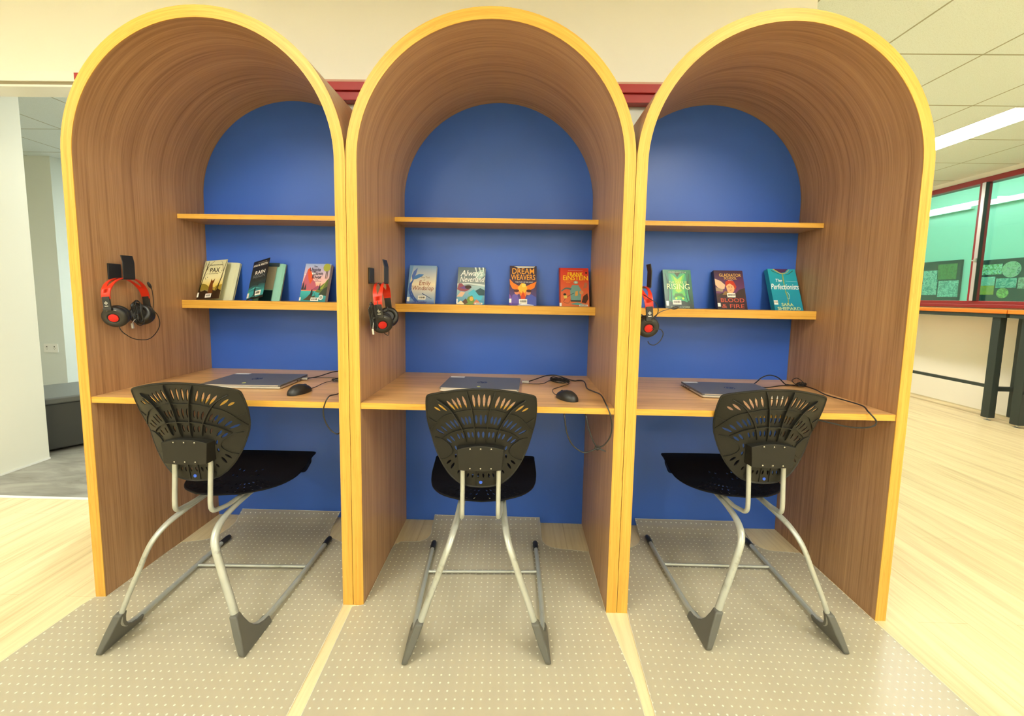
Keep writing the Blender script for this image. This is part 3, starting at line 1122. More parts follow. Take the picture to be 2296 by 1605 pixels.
# ------------------------------------------------------------------ laptops
def laptop(cx, cy, rz, label, usb=True):
    t = thing('laptop', label, 'laptop', (cx, cy, ZD), rz, 'closed grey laptops on the booth desks')
    W, D = 0.328, 0.237
    q = MB()
    q.prism(rrect(W, D, 0.008), 0.002, 0.0105)
    q.build('laptop_base', M_silver, t, bevel=0.0015)
    for sx in (-0.13, 0.13):
        for sy in (-0.095, 0.095):
            bx('rubber_foot', (sx - 0.02, sy - 0.004, 0.0), (sx + 0.02, sy + 0.004, 0.002), M_black, t)
    q = MB()
    q.prism(rrect(W, D - 0.002, 0.008), 0.0118, 0.0175)
    lid = q.build('laptop_lid', M_lid, t, bevel=0.0012)
    bx('lid_front_edge', (-W / 2 + 0.008, -D / 2 - 0.0002, 0.0122), (W / 2 - 0.008, -D / 2 + 0.0012, 0.0170), M_silver, lid)
    bx('hinge', (-W / 2 + 0.03, D / 2 - 0.009, 0.0095), (W / 2 - 0.03, D / 2 - 0.001, 0.013), M_black, t)
    q = MB()
    q.box((-0.160, 0.090, 0.0176), (-0.095, 0.113, 0.0178))
    q.build('asset_sticker', M_sticker, lid)
    q = MB()
    q.lathe([(0.0075, 0.0176), (0.0075, 0.0178)], Matrix.Translation((-0.005, -0.083, 0)), 18)
    q.build('round_sticker', M_ydot, lid)
    # round maker's mark: disc with two slanted letters
    q = MB()
    n = 40
    for k in range(n):
        a, b = 2 * pi * k / n, 2 * pi * (k + 1) / n
        q.quad([(0.021 * cos(a), 0.021 * sin(a), 0.0177), (0.021 * cos(b), 0.021 * sin(b), 0.0177), (0.0185 * cos(b), 0.0185 * sin(b), 0.0177), (0.0185 * cos(a), 0.0185 * sin(a), 0.0177)])
    q.build('logo_ring', M_logo, lid)
    text_mesh('logo_letters', 'hp', 0.030, M_logo, lid, Matrix.Translation((-0.0005, -0.006, 0.0177)), 0.0001, 0.35, bold=0.0004)
    q = MB()
    sx = 1 if usb else -1
    for k, (y, l) in enumerate(((0.080, 0.010), (0.060, 0.010), (0.043, 0.012), (0.020, 0.014))):
        q.box((sx * (W / 2 - 0.001), y - l / 2, 0.0048), (sx * (W / 2 + 0.0003), y + l / 2, 0.0080))
    q.build('ports', M_gloss, t)
    return t


laptop(-1.026, 0.290, radians(1.5), 'closed grey laptop on the desk of the left booth')
laptop(-0.044, 0.312, radians(-2.2), 'closed grey laptop on the desk of the middle booth')
laptop(1.026, 0.305, radians(-1.2), 'closed grey laptop on the desk of the right booth', usb=False)


# ------------------------------------------------------------------ mice
def mouse(x, y, rz, label, cord):
    t = thing('computer_mouse', label, 'mouse', (x, y, ZD), rz, 'wired black mice on the desks')
    q = MB()
    nu, nv = 28, 10
    rings = []
    for j in range(nv + 1):
        v = j / nv
        ring = []
        for i in range(nu):
            a = 2 * pi * i / nu
            cx_, sy_ = cos(a), sin(a)
            rx = 0.031 * (1 - 0.10 * (sy_ > 0) * sy_)
            ry = 0.056
            r = (1 - v ** 2.4) ** 0.5 if v < 1 else 0.0
            X = rx * r * (abs(cx_) ** 0.85) * (1 if cx_ > 0 else -1)
            Y = ry * r * (abs(sy_) ** 0.9) * (1 if sy_ > 0 else -1)
            top = 0.0365 - 0.10 * max(0, Y + 0.008) ** 1.25 * 3 - 2.2 * min(0, Y + 0.012) ** 2
            Z = 0.001 + v * top
            ring.append(q.vert((X, Y, Z)))
        rings.append(ring)
    for a, b in zip(rings, rings[1:]):
        for k in range(nu):
            q.face((a[k], a[(k + 1) % nu], b[(k + 1) % nu], b[k]))
    q.face(rings[0][::-1])
    q.build('mouse_body', M_black, t, smooth=True, weld=True, angle=60)
    q = MB()
    q.lathe([(0.004, -0.003), (0.008, -0.0025), (0.008, 0.0025), (0.004, 0.003)], Matrix.Translation((0, 0.030, 0.0222)) @ Matrix.Rotation(pi / 2, 4, 'Y'), 18)
    q.build('scroll_wheel', M_gloss, t, smooth=True)
    ci = Matrix.Rotation(-rz, 3, 'Z')
    P = [ci @ (Vector(p) - Vector((x, y, ZD))) for p in cord]
    q = MB()
    q.tube(spline([(0, 0.050, 0.008)] + P, 8), 0.0014, 7)
    q.build('mouse_cord', M_cord, t, smooth=True)
    return t


def coil(cx, cy, cz, ax, bx_, rz, n=5, tilt=0.3, seed=1):
    """a hank of cord: stretched loops wound several times"""
    rnd = random.Random(seed)
    P = []
    for k in range(n):
        a_, b_ = ax * rnd.uniform(0.82, 1.08), bx_ * rnd.uniform(0.55, 1.1)
        ox, oy, oz = rnd.uniform(-.004, .004), rnd.uniform(-.004, .004), rnd.uniform(0.0, 0.010)
        for i in range(8):
            t_ = 2 * pi * i / 8
            x, y = a_ * cos(t_) + ox, b_ * sin(t_) + oy
            z = oz + tilt * 0.006 * (1 + sin(t_ * 2 + k))
            P.append((cx + x * cos(rz) - y * sin(rz), cy + x * sin(rz) + y * cos(rz), cz + z))
    return P


Zc = ZD + 0.0022
# left booth
mouse(-0.752, 0.128, radians(-12), 'black wired mouse beside the laptop in the left booth',
      [(-0.742, 0.20, Zc), (-0.738, 0.24, Zc), (-0.733, 0.29, Zc + 0.003), (-0.712, 0.325, Zc + 0.006), (-0.690, 0.345, Zc + 0.010), (-0.72, 0.39, Zc + 0.004), (-0.76, 0.415, Zc), (-0.83, 0.385, Zc + 0.004), (-0.858, 0.372, ZD + 0.0065)])
t = thing('charger_cable', 'black charger cable from the left laptop, looping over the desk front', 'cable', (-0.70, 0.35, ZD))
org = Vector((-0.70, 0.35, ZD))
q = MB()
q.tube([Vector(p) - org for p in spline([(-0.845, 0.358, ZD + 0.008), (-0.815, 0.41, Zc + 0.006), (-0.78, 0.50, Zc + 0.012), (-0.72, 0.535, Zc + 0.006), (-0.62, 0.52, Zc), (-0.565, 0.46, Zc), (-0.60, 0.39, Zc), (-0.66, 0.365, Zc)], 8)], 0.0024, 8)
q.build('cord', M_cord, t, smooth=True)
q = MB()
q.tube([Vector(p) - org for p in spline(coil(-0.665, 0.345, Zc + 0.001, 0.052, 0.020, 0.5, 5, 0.5, 3), 5)], 0.0020, 7)
q.build('cord_hank', M_cord, t, smooth=True)
q = MB()
q.tube([Vector(p) - org for p in spline([(-0.625, 0.345, Zc + 0.008), (-0.585, 0.22, Zc + 0.012), (-0.568, 0.06, ZD + 0.018), (-0.575, 0.0, ZD + 0.022), (-0.588, -0.012, 0.775), (-0.591, -0.012, 0.745), (-0.583, -0.010, 0.711), (-0.566, -0.006, 0.682),
                                         (-0.545, 0.005, 0.668), (-0.545, 0.06, 0.69), (-0.56, 0.12, 0.73)], 8)], 0.0024, 8)
q.build('cord_loop', M_cord, t, smooth=True)
q = MB()
q.box((-0.872, 0.352, ZD + 0.003), (-0.840, 0.362, ZD + 0.0115), M=Matrix.Translation(-org))
q.build('plug', M_silver, t, bevel=0.001)
# middle booth
mouse(0.303, 0.122, radians(32), 'black wired mouse beside the laptop in the middle booth',
      [(0.264, 0.186, Zc + 0.001), (0.258, 0.22, Zc), (0.262, 0.275, Zc), (0.285, 0.310, Zc), (0.318, 0.345, Zc + 0.002), (0.345, 0.385, Zc + 0.004), (0.310, 0.43, Zc + 0.006), (0.26, 0.45, Zc), (0.235, 0.40, Zc), (0.20, 0.375, Zc), (0.133, 0.372, ZD + 0.0065)])
org = Vector((0.30, 0.43, ZD))
t = thing('charger_cable', 'long black charger cable in the middle booth, looping down past the desk front', 'cable', org)


def seg(name, pts, r, m=M_cord, n=8):
    q = MB()
    q.tube([Vector(p) - org for p in spline(pts, n)], r, 8)
    return q.build(name, m, t, smooth=True)


seg('cord', [(0.160, 0.398, ZD + 0.0075), (0.20, 0.44, Zc + 0.010), (0.250, 0.50, Zc + 0.014), (0.30, 0.52, Zc + 0.012), (0.345, 0.49, Zc + 0.003), (0.378, 0.460, Zc), (0.396, 0.470, Zc), (0.415, 0.45, Zc + 0.004), (0.418, 0.39, Zc + 0.006),
             (0.412, 0.30, Zc + 0.002), (0.422, 0.20, Zc + 0.012), (0.428, 0.09, ZD + 0.028), (0.430, 0.02, 0.803), (0.441, -0.012, 0.772), (0.450, -0.014, 0.732), (0.446, -0.014, 0.690), (0.427, -0.012, 0.657), (0.402, -0.010, 0.642)], 0.0026)
seg('cord_return', [(0.402, -0.010, 0.642), (0.385, -0.008, 0.670), (0.369, 0.0, 0.714), (0.360, 0.018, 0.758), (0.362, 0.10, 0.745), (0.37, 0.20, 0.745)], 0.0026)
seg('cord_loop', [(0.432, -0.010, 0.631), (0.402, -0.010, 0.640), (0.375, -0.012, 0.630), (0.348, -0.012, 0.627), (0.312, -0.010, 0.652), (0.291, -0.004, 0.696), (0.282, 0.015, 0.758), (0.29, 0.10, 0.745), (0.30, 0.20, 0.745)], 0.0026)
q = MB()
q.tube([Vector(p) - org for p in spline([(0.395, -0.010, 0.648), (0.405, -0.014, 0.652), (0.412, -0.010, 0.643), (0.404, -0.006, 0.634), (0.394, -0.010, 0.640)], 5, True)], 0.0021, 7, closed=True)
q.build('knot', M_cord, t, smooth=True)
q = MB()
q.tube([Vector(p) - org for p in spline(coil(0.305, 0.425, Zc + 0.001, 0.050, 0.026, -0.55, 6, 0.7, 8), 5)], 0.0020, 7)
q.build('cord_hank', M_cord, t, smooth=True)
q = MB()
q.box((0.130, 0.386, ZD + 0.003), (0.162, 0.397, ZD + 0.0115), M=Matrix.Translation(-org))
q.build('plug', M_silver, t, bevel=0.001)
# right booth
org = Vector((1.40, 0.43, ZD))
t = thing('charger_cable', 'black charger cable in the right booth, arching behind the laptop and round the desk front', 'cable', org)
seg('cord_arc', [(1.190, 0.420, ZD + 0.010), (1.222, 0.445, 0.803), (1.250, 0.450, 0.825), (1.284, 0.450, 0.836), (1.322, 0.450, 0.826), (1.357, 0.452, 0.797), (1.38, 0.465, ZD + 0.004), (1.415, 0.462, Zc), (1.435, 0.440, Zc + 0.004)], 0.0026)
seg('cord', [(1.190, 0.395, ZD + 0.0075), (1.25, 0.405, Zc), (1.33, 0.445, Zc), (1.40, 0.455, Zc + 0.003), (1.437, 0.435, Zc + 0.003), (1.434, 0.36, Zc + 0.004), (1.408, 0.26, Zc + 0.004), (1.398, 0.14, Zc + 0.010), (1.372, 0.04, 0.806), (1.358, 0.0, 0.797),
             (1.372, -0.014, 0.775), (1.377, -0.016, 0.762), (1.370, -0.016, 0.750), (1.345, -0.014, 0.742), (1.309, -0.010, 0.740), (1.27, -0.004, 0.744), (1.235, 0.01, 0.750), (1.18, 0.04, 0.7565)], 0.0026)
q = MB()
q.tube([Vector(p) - org for p in spline(coil(1.415, 0.425, Zc + 0.001, 0.026, 0.016, 0.4, 5, 0.9, 5), 5)], 0.0018, 7)
q.tube([Vector(p) - org for p in spline([(1.405, 0.44, Zc + 0.006), (1.395, 0.46, Zc + 0.022), (1.42, 0.465, Zc + 0.034), (1.438, 0.45, Zc + 0.020), (1.428, 0.43, Zc + 0.006)], 6)], 0.0018, 7)
q.build('cord_hank', M_cord, t, smooth=True)


# ------------------------------------------------------------------ books
M_art = bpy.data.materials.new('printed_cover')
M_art.use_nodes = True
_at = node(M_art, 'ShaderNodeAttribute', attribute_name='print')
link(M_art, _at.outputs['Color'], base(M_art))
M_art.node_tree.nodes['Principled BSDF'].inputs['Roughness'].default_value = 0.28
M_txt = {}


def tmat(h):
    if h not in M_txt:
        M_txt[h] = mat('ink_' + h, hexc(h), 0.4)
    return M_txt[h]


def art_mesh(name, shapes, W, H, parent, M):
    V, F, Cc = [], [], []
    for li, sh in enumerate(shapes):
        z = 0.00012 * (li + 1)
        k = sh[0]
        if k == 'g':           # vertical gradient rect: x0 y0 x1 y1 bottom top
            _, x0, y0, x1, y1, c0, c1 = sh
            P = [(x0, y0), (x1, y0), (x1, y1), (x0, y1)]
            C4 = [hexc(c0), hexc(c0), hexc(c1), hexc(c1)]
        elif k == 'p':
            P = sh[2]
            C4 = [hexc(sh[1])] * len(P)
        elif k == 'e':
            _, c, cx, cy, rx, ry = sh[:6]
            n = 20
            P = [(cx + rx * cos(2 * pi * i / n), cy + ry * sin(2 * pi * i / n)) for i in range(n)]
            C4 = [hexc(c)] * n
        elif k == 'l':         # thick line
            _, c, wd, pts = sh
            S_ = [(p[0], p[1]) for p in spline([(a * W, b * H, 0) for a, b in pts], 4)]
            Lp, Rp = [], []
            for i, (x, y) in enumerate(S_):
                a = S_[max(i - 1, 0)]
                b = S_[min(i + 1, len(S_) - 1)]
                L = hypot(b[0] - a[0], b[1] - a[1]) or 1
                nx, ny = -(b[1] - a[1]) / L, (b[0] - a[0]) / L
                ww = wd * (1 - 0.6 * i / len(S_)) / 2
                Lp.append((x + nx * ww, y + ny * ww))
                Rp.append((x - nx * ww, y - ny * ww))
            for i in range(len(S_) - 1):
                s_ = len(V)
                for p in (Lp[i], Rp[i], Rp[i + 1], Lp[i + 1]):
                    px_ = min(max(p[0], 0), W)
                    py_ = min(max(p[1], 0), H)
                    V.append((px_, py_, z))
                    Cc.append(hexc(c))
                F.append((s_, s_ + 1, s_ + 2, s_ + 3))
            continue
        s_ = len(V)
        P = [(min(max(x, 0), 1) * W, min(max(y, 0), 1) * H, z) for x, y in P]
        V += P
        Cc += C4
        F.append(tuple(range(s_, s_ + len(P))))
    me = bpy.data.meshes.new(name)
    me.from_pydata([M @ Vector(p) for p in V], [], F)
    at = me.color_attributes.new('print', 'FLOAT_COLOR', 'POINT')
    for i, c in enumerate(Cc):
        at.data[i].color = (*c, 1)
    me.materials.append(M_art)
    o = bpy.data.objects.new(name, me)
    COL.objects.link(o)
    o.parent = parent
    return o


SHZ = 1.1376
LEAN = atan2(0.070, 0.185)


def book(cx, W, H, Tk, label, covercol, shapes, texts, roll=0.0, yaw=0.0, spine=None, y0=0.500, fan=None, lab=None, backcol=None):
    """cover plane stands on its foot at (cx, y0) and leans back; local x right, y up the cover, z towards the viewer"""
    t = thing('book', label, 'book', (cx, y0, SHZ + 0.0003), 0, 'books displayed face out on the lower shelves')
    t.rotation_euler = (pi / 2 - LEAN, 0, 0)
    t.rotation_euler = (Matrix.Rotation(yaw, 3, 'Z') @ Matrix.Rotation(pi / 2 - LEAN, 3, 'X')).to_euler()
    # page block sits behind the front cover (negative local z)
    cm = mat('cover_' + covercol, hexc(covercol), 0.3)
    bm_ = mat('back_' + (backcol or covercol), hexc(backcol or covercol), 0.35)
    A = Matrix.Translation((-W / 2, 0, 0))
    if fan:
        # front cover and first leaves swung open about the spine; the block turns the other way
        Rf = Matrix.Translation((-W / 2, 0, 0)) @ Matrix.Rotation(radians(fan[0]), 4, 'Y')
        A = Rf
        q = MB()
        q.box((0, 0, -0.0012), (W, H, 0))
        fc = q.build('front_cover', cm, t)
        fc.data.transform(A)
        Rb = Matrix.Translation((-W / 2 + fan[4], 0, -0.003)) @ Matrix.Rotation(radians(fan[1]), 4, 'Y')
        q = MB()
        prof = [(0.0, -0.002), (W * 0.5, -0.001), (W * 0.92, -0.004), (W * 1.0, -0.010), (W * 0.99, -Tk), (W * 0.3, -Tk), (0, -Tk + 0.004)]
        Z = Matrix(((1, 0, 0, 0), (0, 0, 1, 0), (0, 1, 0, 0), (0, 0, 0, 1)))
        q.prism(prof, 0.001, H - 0.001, Z)
        pb = q.build('page_block', mat('leaf_' + fan[2], hexc(fan[2]), 0.6), t, bevel=0.001)
        pb.data.transform(Rb)
        if fan[3]:
            art_mesh('inside_print', fan[3], W, H, t, Rb @ Matrix.Translation((0, 0, 0.0008)))
        q = MB()
        q.box((0, 0, -Tk - 0.0014), (W, H, -Tk - 0.0002))
        bc = q.build('back_cover', bm_, t)
        bc.data.transform(Rb)
    else:
        q = MB()
        q.box((-W / 2 + 0.0012, 0.0008, -Tk), (W / 2 - 0.001, H - 0.0008, -0.0006))
        q.build('page_block', M_page, t)
        q = MB()
        q.box((-W / 2, 0, -0.0006), (W / 2, H, 0))
        q.build('front_cover', cm, t)
        q = MB()
        q.box((-W / 2, 0, -Tk - 0.0008), (W / 2, H, -Tk))
        q.build('back_cover', bm_, t)
        q = MB()
        q.box((-W / 2 - 0.0006, 0, -Tk - 0.0008), (-W / 2 + 0.0008, H, 0))
        q.build('spine', mat('spine_' + (spine or covercol), hexc(spine or covercol), 0.3), t)
    art_mesh('cover_art', shapes, W, H, t, A @ Matrix.Translation((0, 0, 0.0001)))
    zt = 0.00012 * (len(shapes) + 3)
    for tx in texts:
        s, x, y, size, col = tx[:5]
        kw = tx[5] if len(tx) > 5 else {}
        if 'width' in kw:
            kw = dict(kw)
            kw['width'] = kw['width'] * W
        rot = kw.pop('rot', 0) if 'rot' in kw else 0
        kw.setdefault('bold', 0.0)
        text_mesh('cover_lettering', s, size, tmat(col), t, A @ Matrix.Translation((x * W, y * H, zt)) @ Matrix.Rotation(radians(rot), 4, 'Z'), 0.00008, **kw)
    # library barcode label and spine label
    lx, ly, lw, lh = lab or (0.36, 0.03, 0.26, 0.075)
    sh = [('p', 'F2F0E6', [(lx, ly), (lx + lw, ly), (lx + lw, ly + lh), (lx, ly + lh)])]
    rnd = random.Random(int(abs(cx) * 1000))
    x = lx + lw * 0.12
    while x < lx + lw * 0.88:
        wv = rnd.choice((0.006, 0.010, 0.014))
        sh.append(('p', '30302C', [(x, ly + lh * 0.30), (x + wv, ly + lh * 0.30), (x + wv, ly + lh * 0.78), (x, ly + lh * 0.78)]))
        x += wv + rnd.choice((0.006, 0.010))
    z0 = zt + 0.0003
    art_mesh('barcode_label', sh, W, H, t, A @ Matrix.Translation((0, 0, z0)))
    return t


def hills(c, pts):
    return ('p', c, pts)


# 1 PAX
book(-1.381, 0.130, 0.202, 0.020, 'PAX book with a fox on its pale yellow cover, fanned open, leftmost on the shelf', 'D9D2A4',
     [('g', 0, 0, 1, 1, '6A5220', 'D8D6B0'), ('g', 0, 0.30, 1, 0.55, 'E0C24E', 'E6DFAE'), ('g', 0, 0.55, 1, 1, 'E6DFAE', 'CFCFA8'),
      ('p', '8C7A2C', [(0, .22), (0, .36), (.12, .40), (.30, .37), (.45, .30), (.60, .24)]),
      ('p', 'A08A30', [(.55, .22), (.75, .33), (1, .36), (1, .2)]),
      ('p', '2E1E10', [(0, 0), (1, 0), (1, .20), (.86, .25), (.75, .19), (.60, .24), (.45, .18), (.28, .23), (.12, .19), (0, .26)]),
      ('p', '6B3C16', [(.44, .14), (.43, .34), (.46, .42), (.47, .52), (.52, .46), (.57, .47), (.63, .52), (.62, .43), (.58, .38), (.62, .26), (.66, .14)]),
      ('l', '2A2010', 0.006, [(.02, .1), (.08, .5), (.20, .98)]), ('l', '2A2010', 0.0035, [(.03, .1), (.02, .6), (.06, 1)]),
      ('l', '2A2010', 0.003, [(.10, .62), (.22, .84), (.44, .98)]), ('l', '2A2010', 0.002, [(.16, .80), (.10, .90), (.04, .96)]),
      ('l', '2A2010', 0.0045, [(.80, .1), (.90, .55), (.99, .98)]), ('l', '2A2010', 0.003, [(.70, .1), (.86, .42), (.97, .60)]),
      ('l', '2A2010', 0.002, [(.92, .70), (.84, .88), (.76, .96)]), ('l', '2A2010', 0.002, [(.22, .50), (.14, .60), (.26, .66)]),
      ('e', '2A2010', .28, .56, .02, .008), ('e', '2A2010', .86, .70, .02, .008), ('e', '2A2010', .80, .66, .02, .008), ('e', '2A2010', .20, .90, .02, .008),
      ('p', 'F4F2E8', [(0, .05), (.07, .05), (.07, .17), (0, .17)])],
     [('PAX', .54, .68, .034, '2A2A1E', {'width': .42}), ('SARA PENNYPACKER', .56, .855, .0085, '4A4A34', {'width': .55}), ('illustrated by Jon Klassen', .52, .635, .006, '5A5538', {'width': .42})],
     yaw=radians(0), fan=(-11, 1, 'C9CBAA', [], 0.034), lab=(.38, .03, .26, .10))
# 2 RAIN REIGN
book(-1.139, 0.128, 0.200, 0.017, 'RAIN REIGN book with a dark stormy cover, fanned open with teal pages behind', '14181C',
     [('g', 0, .35, 1, 1, '1C2A30', '101014'), ('g', 0, .18, 1, .38, '2A8C92', '1E3A40'), ('g', 0, 0, 1, .20, '2E7E84', '35A0A6'),
      ('p', '16323A', [(0, .30), (.3, .36), (.55, .32), (.7, .40), (1, .34), (1, .46), (0, .44)]),
      ('p', '57C0C0', [(.05, .24), (.4, .30), (.8, .25), (.5, .27)]),
      ('p', '0C0C0C', [(0, 0), (1, 0), (1, .06), (.6, .035), (.3, .055), (0, .02)]),
      ('p', '101417', [(.36, .03), (.40, .12), (.38, .20), (.40, .28), (.45, .30), (.47, .24), (.46, .15), (.52, .05), (.46, .05), (.42, .10)]),
      ('l', '101417', 0.003, [(.38, .10), (.30, .05), (.24, .06)]),
      ('p', 'F0F0EA', [(0, .05), (.12, .05), (.12, .17), (0, .17)])],
     [('ANN M. MARTIN', .5, .845, .0165, 'E8E4DC', {'width': .88, 'bold': 0.00014}), ('RAIN', .56, .63, .026, 'F2EEE6', {'width': .60, 'bold': 0.00021}), ('REIGN', .53, .535, .026, '70787C', {'width': .72}),
      ('NEWBERY HONOR AWARD WINNER', .58, .93, .005, 'A8A49C', {'width': .55})],
     yaw=radians(0), fan=(-27, 1, '8CC6B4', [('p', 'B9B6A2', [(.30, .3), (.72, .3), (.72, .9), (.30, .9)]), ('p', '16343C', [(.25, 0), (.72, 0), (.72, .28), (.25, .28)]), ('p', '1A3A48', [(.25, .9), (.80, .9), (.80, 1), (.25, 1)])], 0.024),
     lab=(.50, .07, .34, .12), backcol='C8B496')
# 3 UPSIDE DOWN RIVER
book(-0.884, 0.130, 0.198, 0.022, 'The Upside Down River book with a sunset mountain cover in the left booth', 'B9A9C4',
     [('g', 0, .5, 1, 1, 'F0B8B0', '8FA8D8'), ('g', 0, .28, 1, .5, 'E8663C', 'F3C0B0'), ('p', 'F0F2F4', [(.0, .70), (.3, .76), (.55, .73), (.3, .71)]),
      ('p', 'B85A70', [(0, .45), (.12, .84), (.2, .9), (.32, .62), (.5, .5), (.6, .3), (0, .3)]), ('p', 'D8542E', [(.12, .84), (.2, .9), (.40, .60), (.30, .45), (.2, .6)]),
      ('p', '9A4A68', [(.4, .3), (.6, .42), (.8, .36), (.9, .3)]), ('g', 0, 0, 1, .28, '1E7F88', '3AB0B0'),
      ('p', '5C6A34', [(.55, .25), (.75, .42), (.88, .50), (1, .62), (1, .2)]), ('p', '8A9A34', [(.6, .27), (.80, .40), (.95, .58), (.82, .34)]), ('p', '2C3A2C', [(.7, .18), (.86, .34), (1, .4), (1, .15)]),
      ('p', '1C2F3A', [(0, .30), (.06, .55), (.1, .30)]), ('p', '1C2F3A', [(.10, .30), (.15, .48), (.19, .30)]), ('p', '1C2F3A', [(.66, .30), (.70, .50), (.74, .30)]),
      ('p', '4A3A22', [(.15, .04), (.50, .03), (.60, .16), (.46, .13), (.38, .20), (.26, .10)]), ('p', '122024', [(.37, .15), (.40, .30), (.44, .32), (.48, .20), (.46, .14)]),
      ('l', '2A1C12', 0.002, [(.47, .28), (.58, .16)]),
      ('e', '9AA03A', .86, .90, .14, .11), ('p', '3C3A20', [(.85, .60), (.87, .60), (.87, .80), (.85, .80)]), ('p', '3C3A20', [(.91, .60), (.93, .60), (.92, .80), (.905, .80)]),
      ('e', 'E4E6E0', .82, .11, .085, .065), ('e', '9CA8A0', .82, .11, .055, .042), ('p', 'F0F0EA', [(0, .02), (.06, .02), (.06, .10), (0, .10)])],
     [('The', .42, .90, .012, '30344C'), ('Upside', .42, .79, .028, '30344C', {'width': .42, 'bold': 0.00017}), ('Down', .56, .69, .028, '30344C', {'width': .36, 'bold': 0.00017}), ('River', .52, .595, .028, '30344C', {'width': .36, 'bold': 0.00017}),
      ('TOME 1', .55, .55, .007, '30344C'), ('Jean-Claude', .60, .515, .007, '30344C')],
     yaw=radians(-3), spine='5A4038', lab=(.44, .01, .30, .09))
# 4 EMILY WINDSNAP
book(-0.362, 0.132, 0.198, 0.020, 'The Tail of Emily Windsnap book, pale blue with a mermaid tail, middle booth', 'A9C6DC',
     [('g', 0, .5, 1, 1, 'F3E9CE', '7FA6D4'), ('g', 0, 0, 1, .5, '5F93C8', 'F3E9CE'), ('p', '6E9AD0', [(0, 0), (0, 1), (.14, 1), (.06, .6), (.10, .2), (.3, 0)]),
      ('g', .0, .0, 1, .10, '4A62A8', '86A8D4'),
      ('p', '3E63B4', [(.30, .04), (.10, .18), (.02, .36), (.05, .52), (.16, .62), (.19, .62), (.13, .50), (.14, .34), (.26, .18), (.42, .06)]),
      ('p', '5A78C8', [(.14, .60), (.10, .72), (.16, .84), (.30, .94), (.26, .78), (.22, .70)]), ('p', '4E86CE', [(.16, .62), (.30, .64), (.46, .70), (.55, .76), (.36, .77), (.22, .72)]),
      ('e', '86B4E4', .10, .32, .012, .008), ('e', '9AC4EC', .12, .42, .012, .008), ('e', '9AC4EC', .16, .24, .012, .008), ('e', '9AC4EC', .24, .14, .012, .008), ('e', '9AC4EC', .09, .22, .01, .007),
      ('l', '2E4E86', 0.004, [(.54, .26), (.70, .20), (.90, .12)]), ('p', 'F4F4EE', [(.0, .05), (.10, .05), (.10, .16), (0, .16)])],
     [('The Tail', .60, .655, .013, '8A6A50'), ('of', .58, .595, .010, '8A6A50'), ('Emily', .60, .475, .034, '9A5238', {'width': .42, 'shear': .1}), ('Windsnap', .55, .345, .032, '9A5238', {'width': .78, 'shear': .1}), ('Liz Kessler', .48, .015, .016, '4A3C9A', {'width': .5})],
     spine='8FB2D2', lab=(.40, .10, .28, .10))
# 5 ALWAYS NEVERLAND
book(-0.123, 0.133, 0.192, 0.018, 'Always Neverland book with white script over a sea cove, second in the middle booth', '7F8E94',
     [('g', 0, .5, 1, 1, '8A9698', '5E727E'), ('p', 'A9C6C0', [(.55, .82), (.9, .95), (1, .8), (.8, .66)]), ('p', 'DFEAE6', [(.6, 1), (.7, .8), (.66, 1)]), ('p', 'DFEAE6', [(.74, 1), (.84, .82), (.80, 1)]), ('p', 'DFEAE6', [(.88, 1), (.96, .84), (.94, 1)]),
      ('g', 0, 0, 1, .5, '2E86A8', '9CB8C0'), ('p', 'C9D4D4', [(0, .50), (.4, .54), (1, .48), (1, .53), (.4, .58), (0, .56)]),
      ('p', '8E4A58', [(0, .40), (.05, .56), (.16, .56), (.34, .42), (.48, .40), (.30, .34), (.1, .36)]), ('p', '6A4A8A', [(.05, .44), (.3, .40), (.46, .46), (.30, .50)]),
      ('e', '3A2420', .40, .46, .12, .05), ('p', 'D8B090', [(0, .20), (.14, .34), (.30, .32), (.20, .20)]), ('p', '4AB0C8', [(.40, .30), (.60, .40), (.8, .30), (.95, .25), (.9, .12), (.6, .14)]),
      ('p', '30505A', [(.66, .36), (.84, .44), (1, .38), (1, .24), (.8, .24)]), ('p', '6A8A3A', [(.3, .04), (.42, .20), (.56, .24), (.66, .10), (.6, 0), (.3, 0)]), ('e', 'D8A848', .54, .15, .07, .06),
      ('p', '5A3A28', [(.20, .06), (.34, .16), (.42, .04), (.3, 0)]), ('p', 'F3D9A8', [(0, 0), (.16, .10), (.3, 0)]), ('p', 'C87858', [(.6, .02), (.72, .14), (.84, .06), (.8, 0)]), ('p', 'F0F0EA', [(0, .02), (.05, .02), (.05, .14), (0, .14)])],
     [('Always', .50, .76, .044, 'F4F4F0', {'width': .82, 'shear': .25, 'bold': 0.00017}), ('Neverland', .52, .60, .040, 'F4F4F0', {'width': .90, 'shear': .25, 'bold': 0.00017})],
     spine='58404E', lab=(.66, .0, .28, .045))
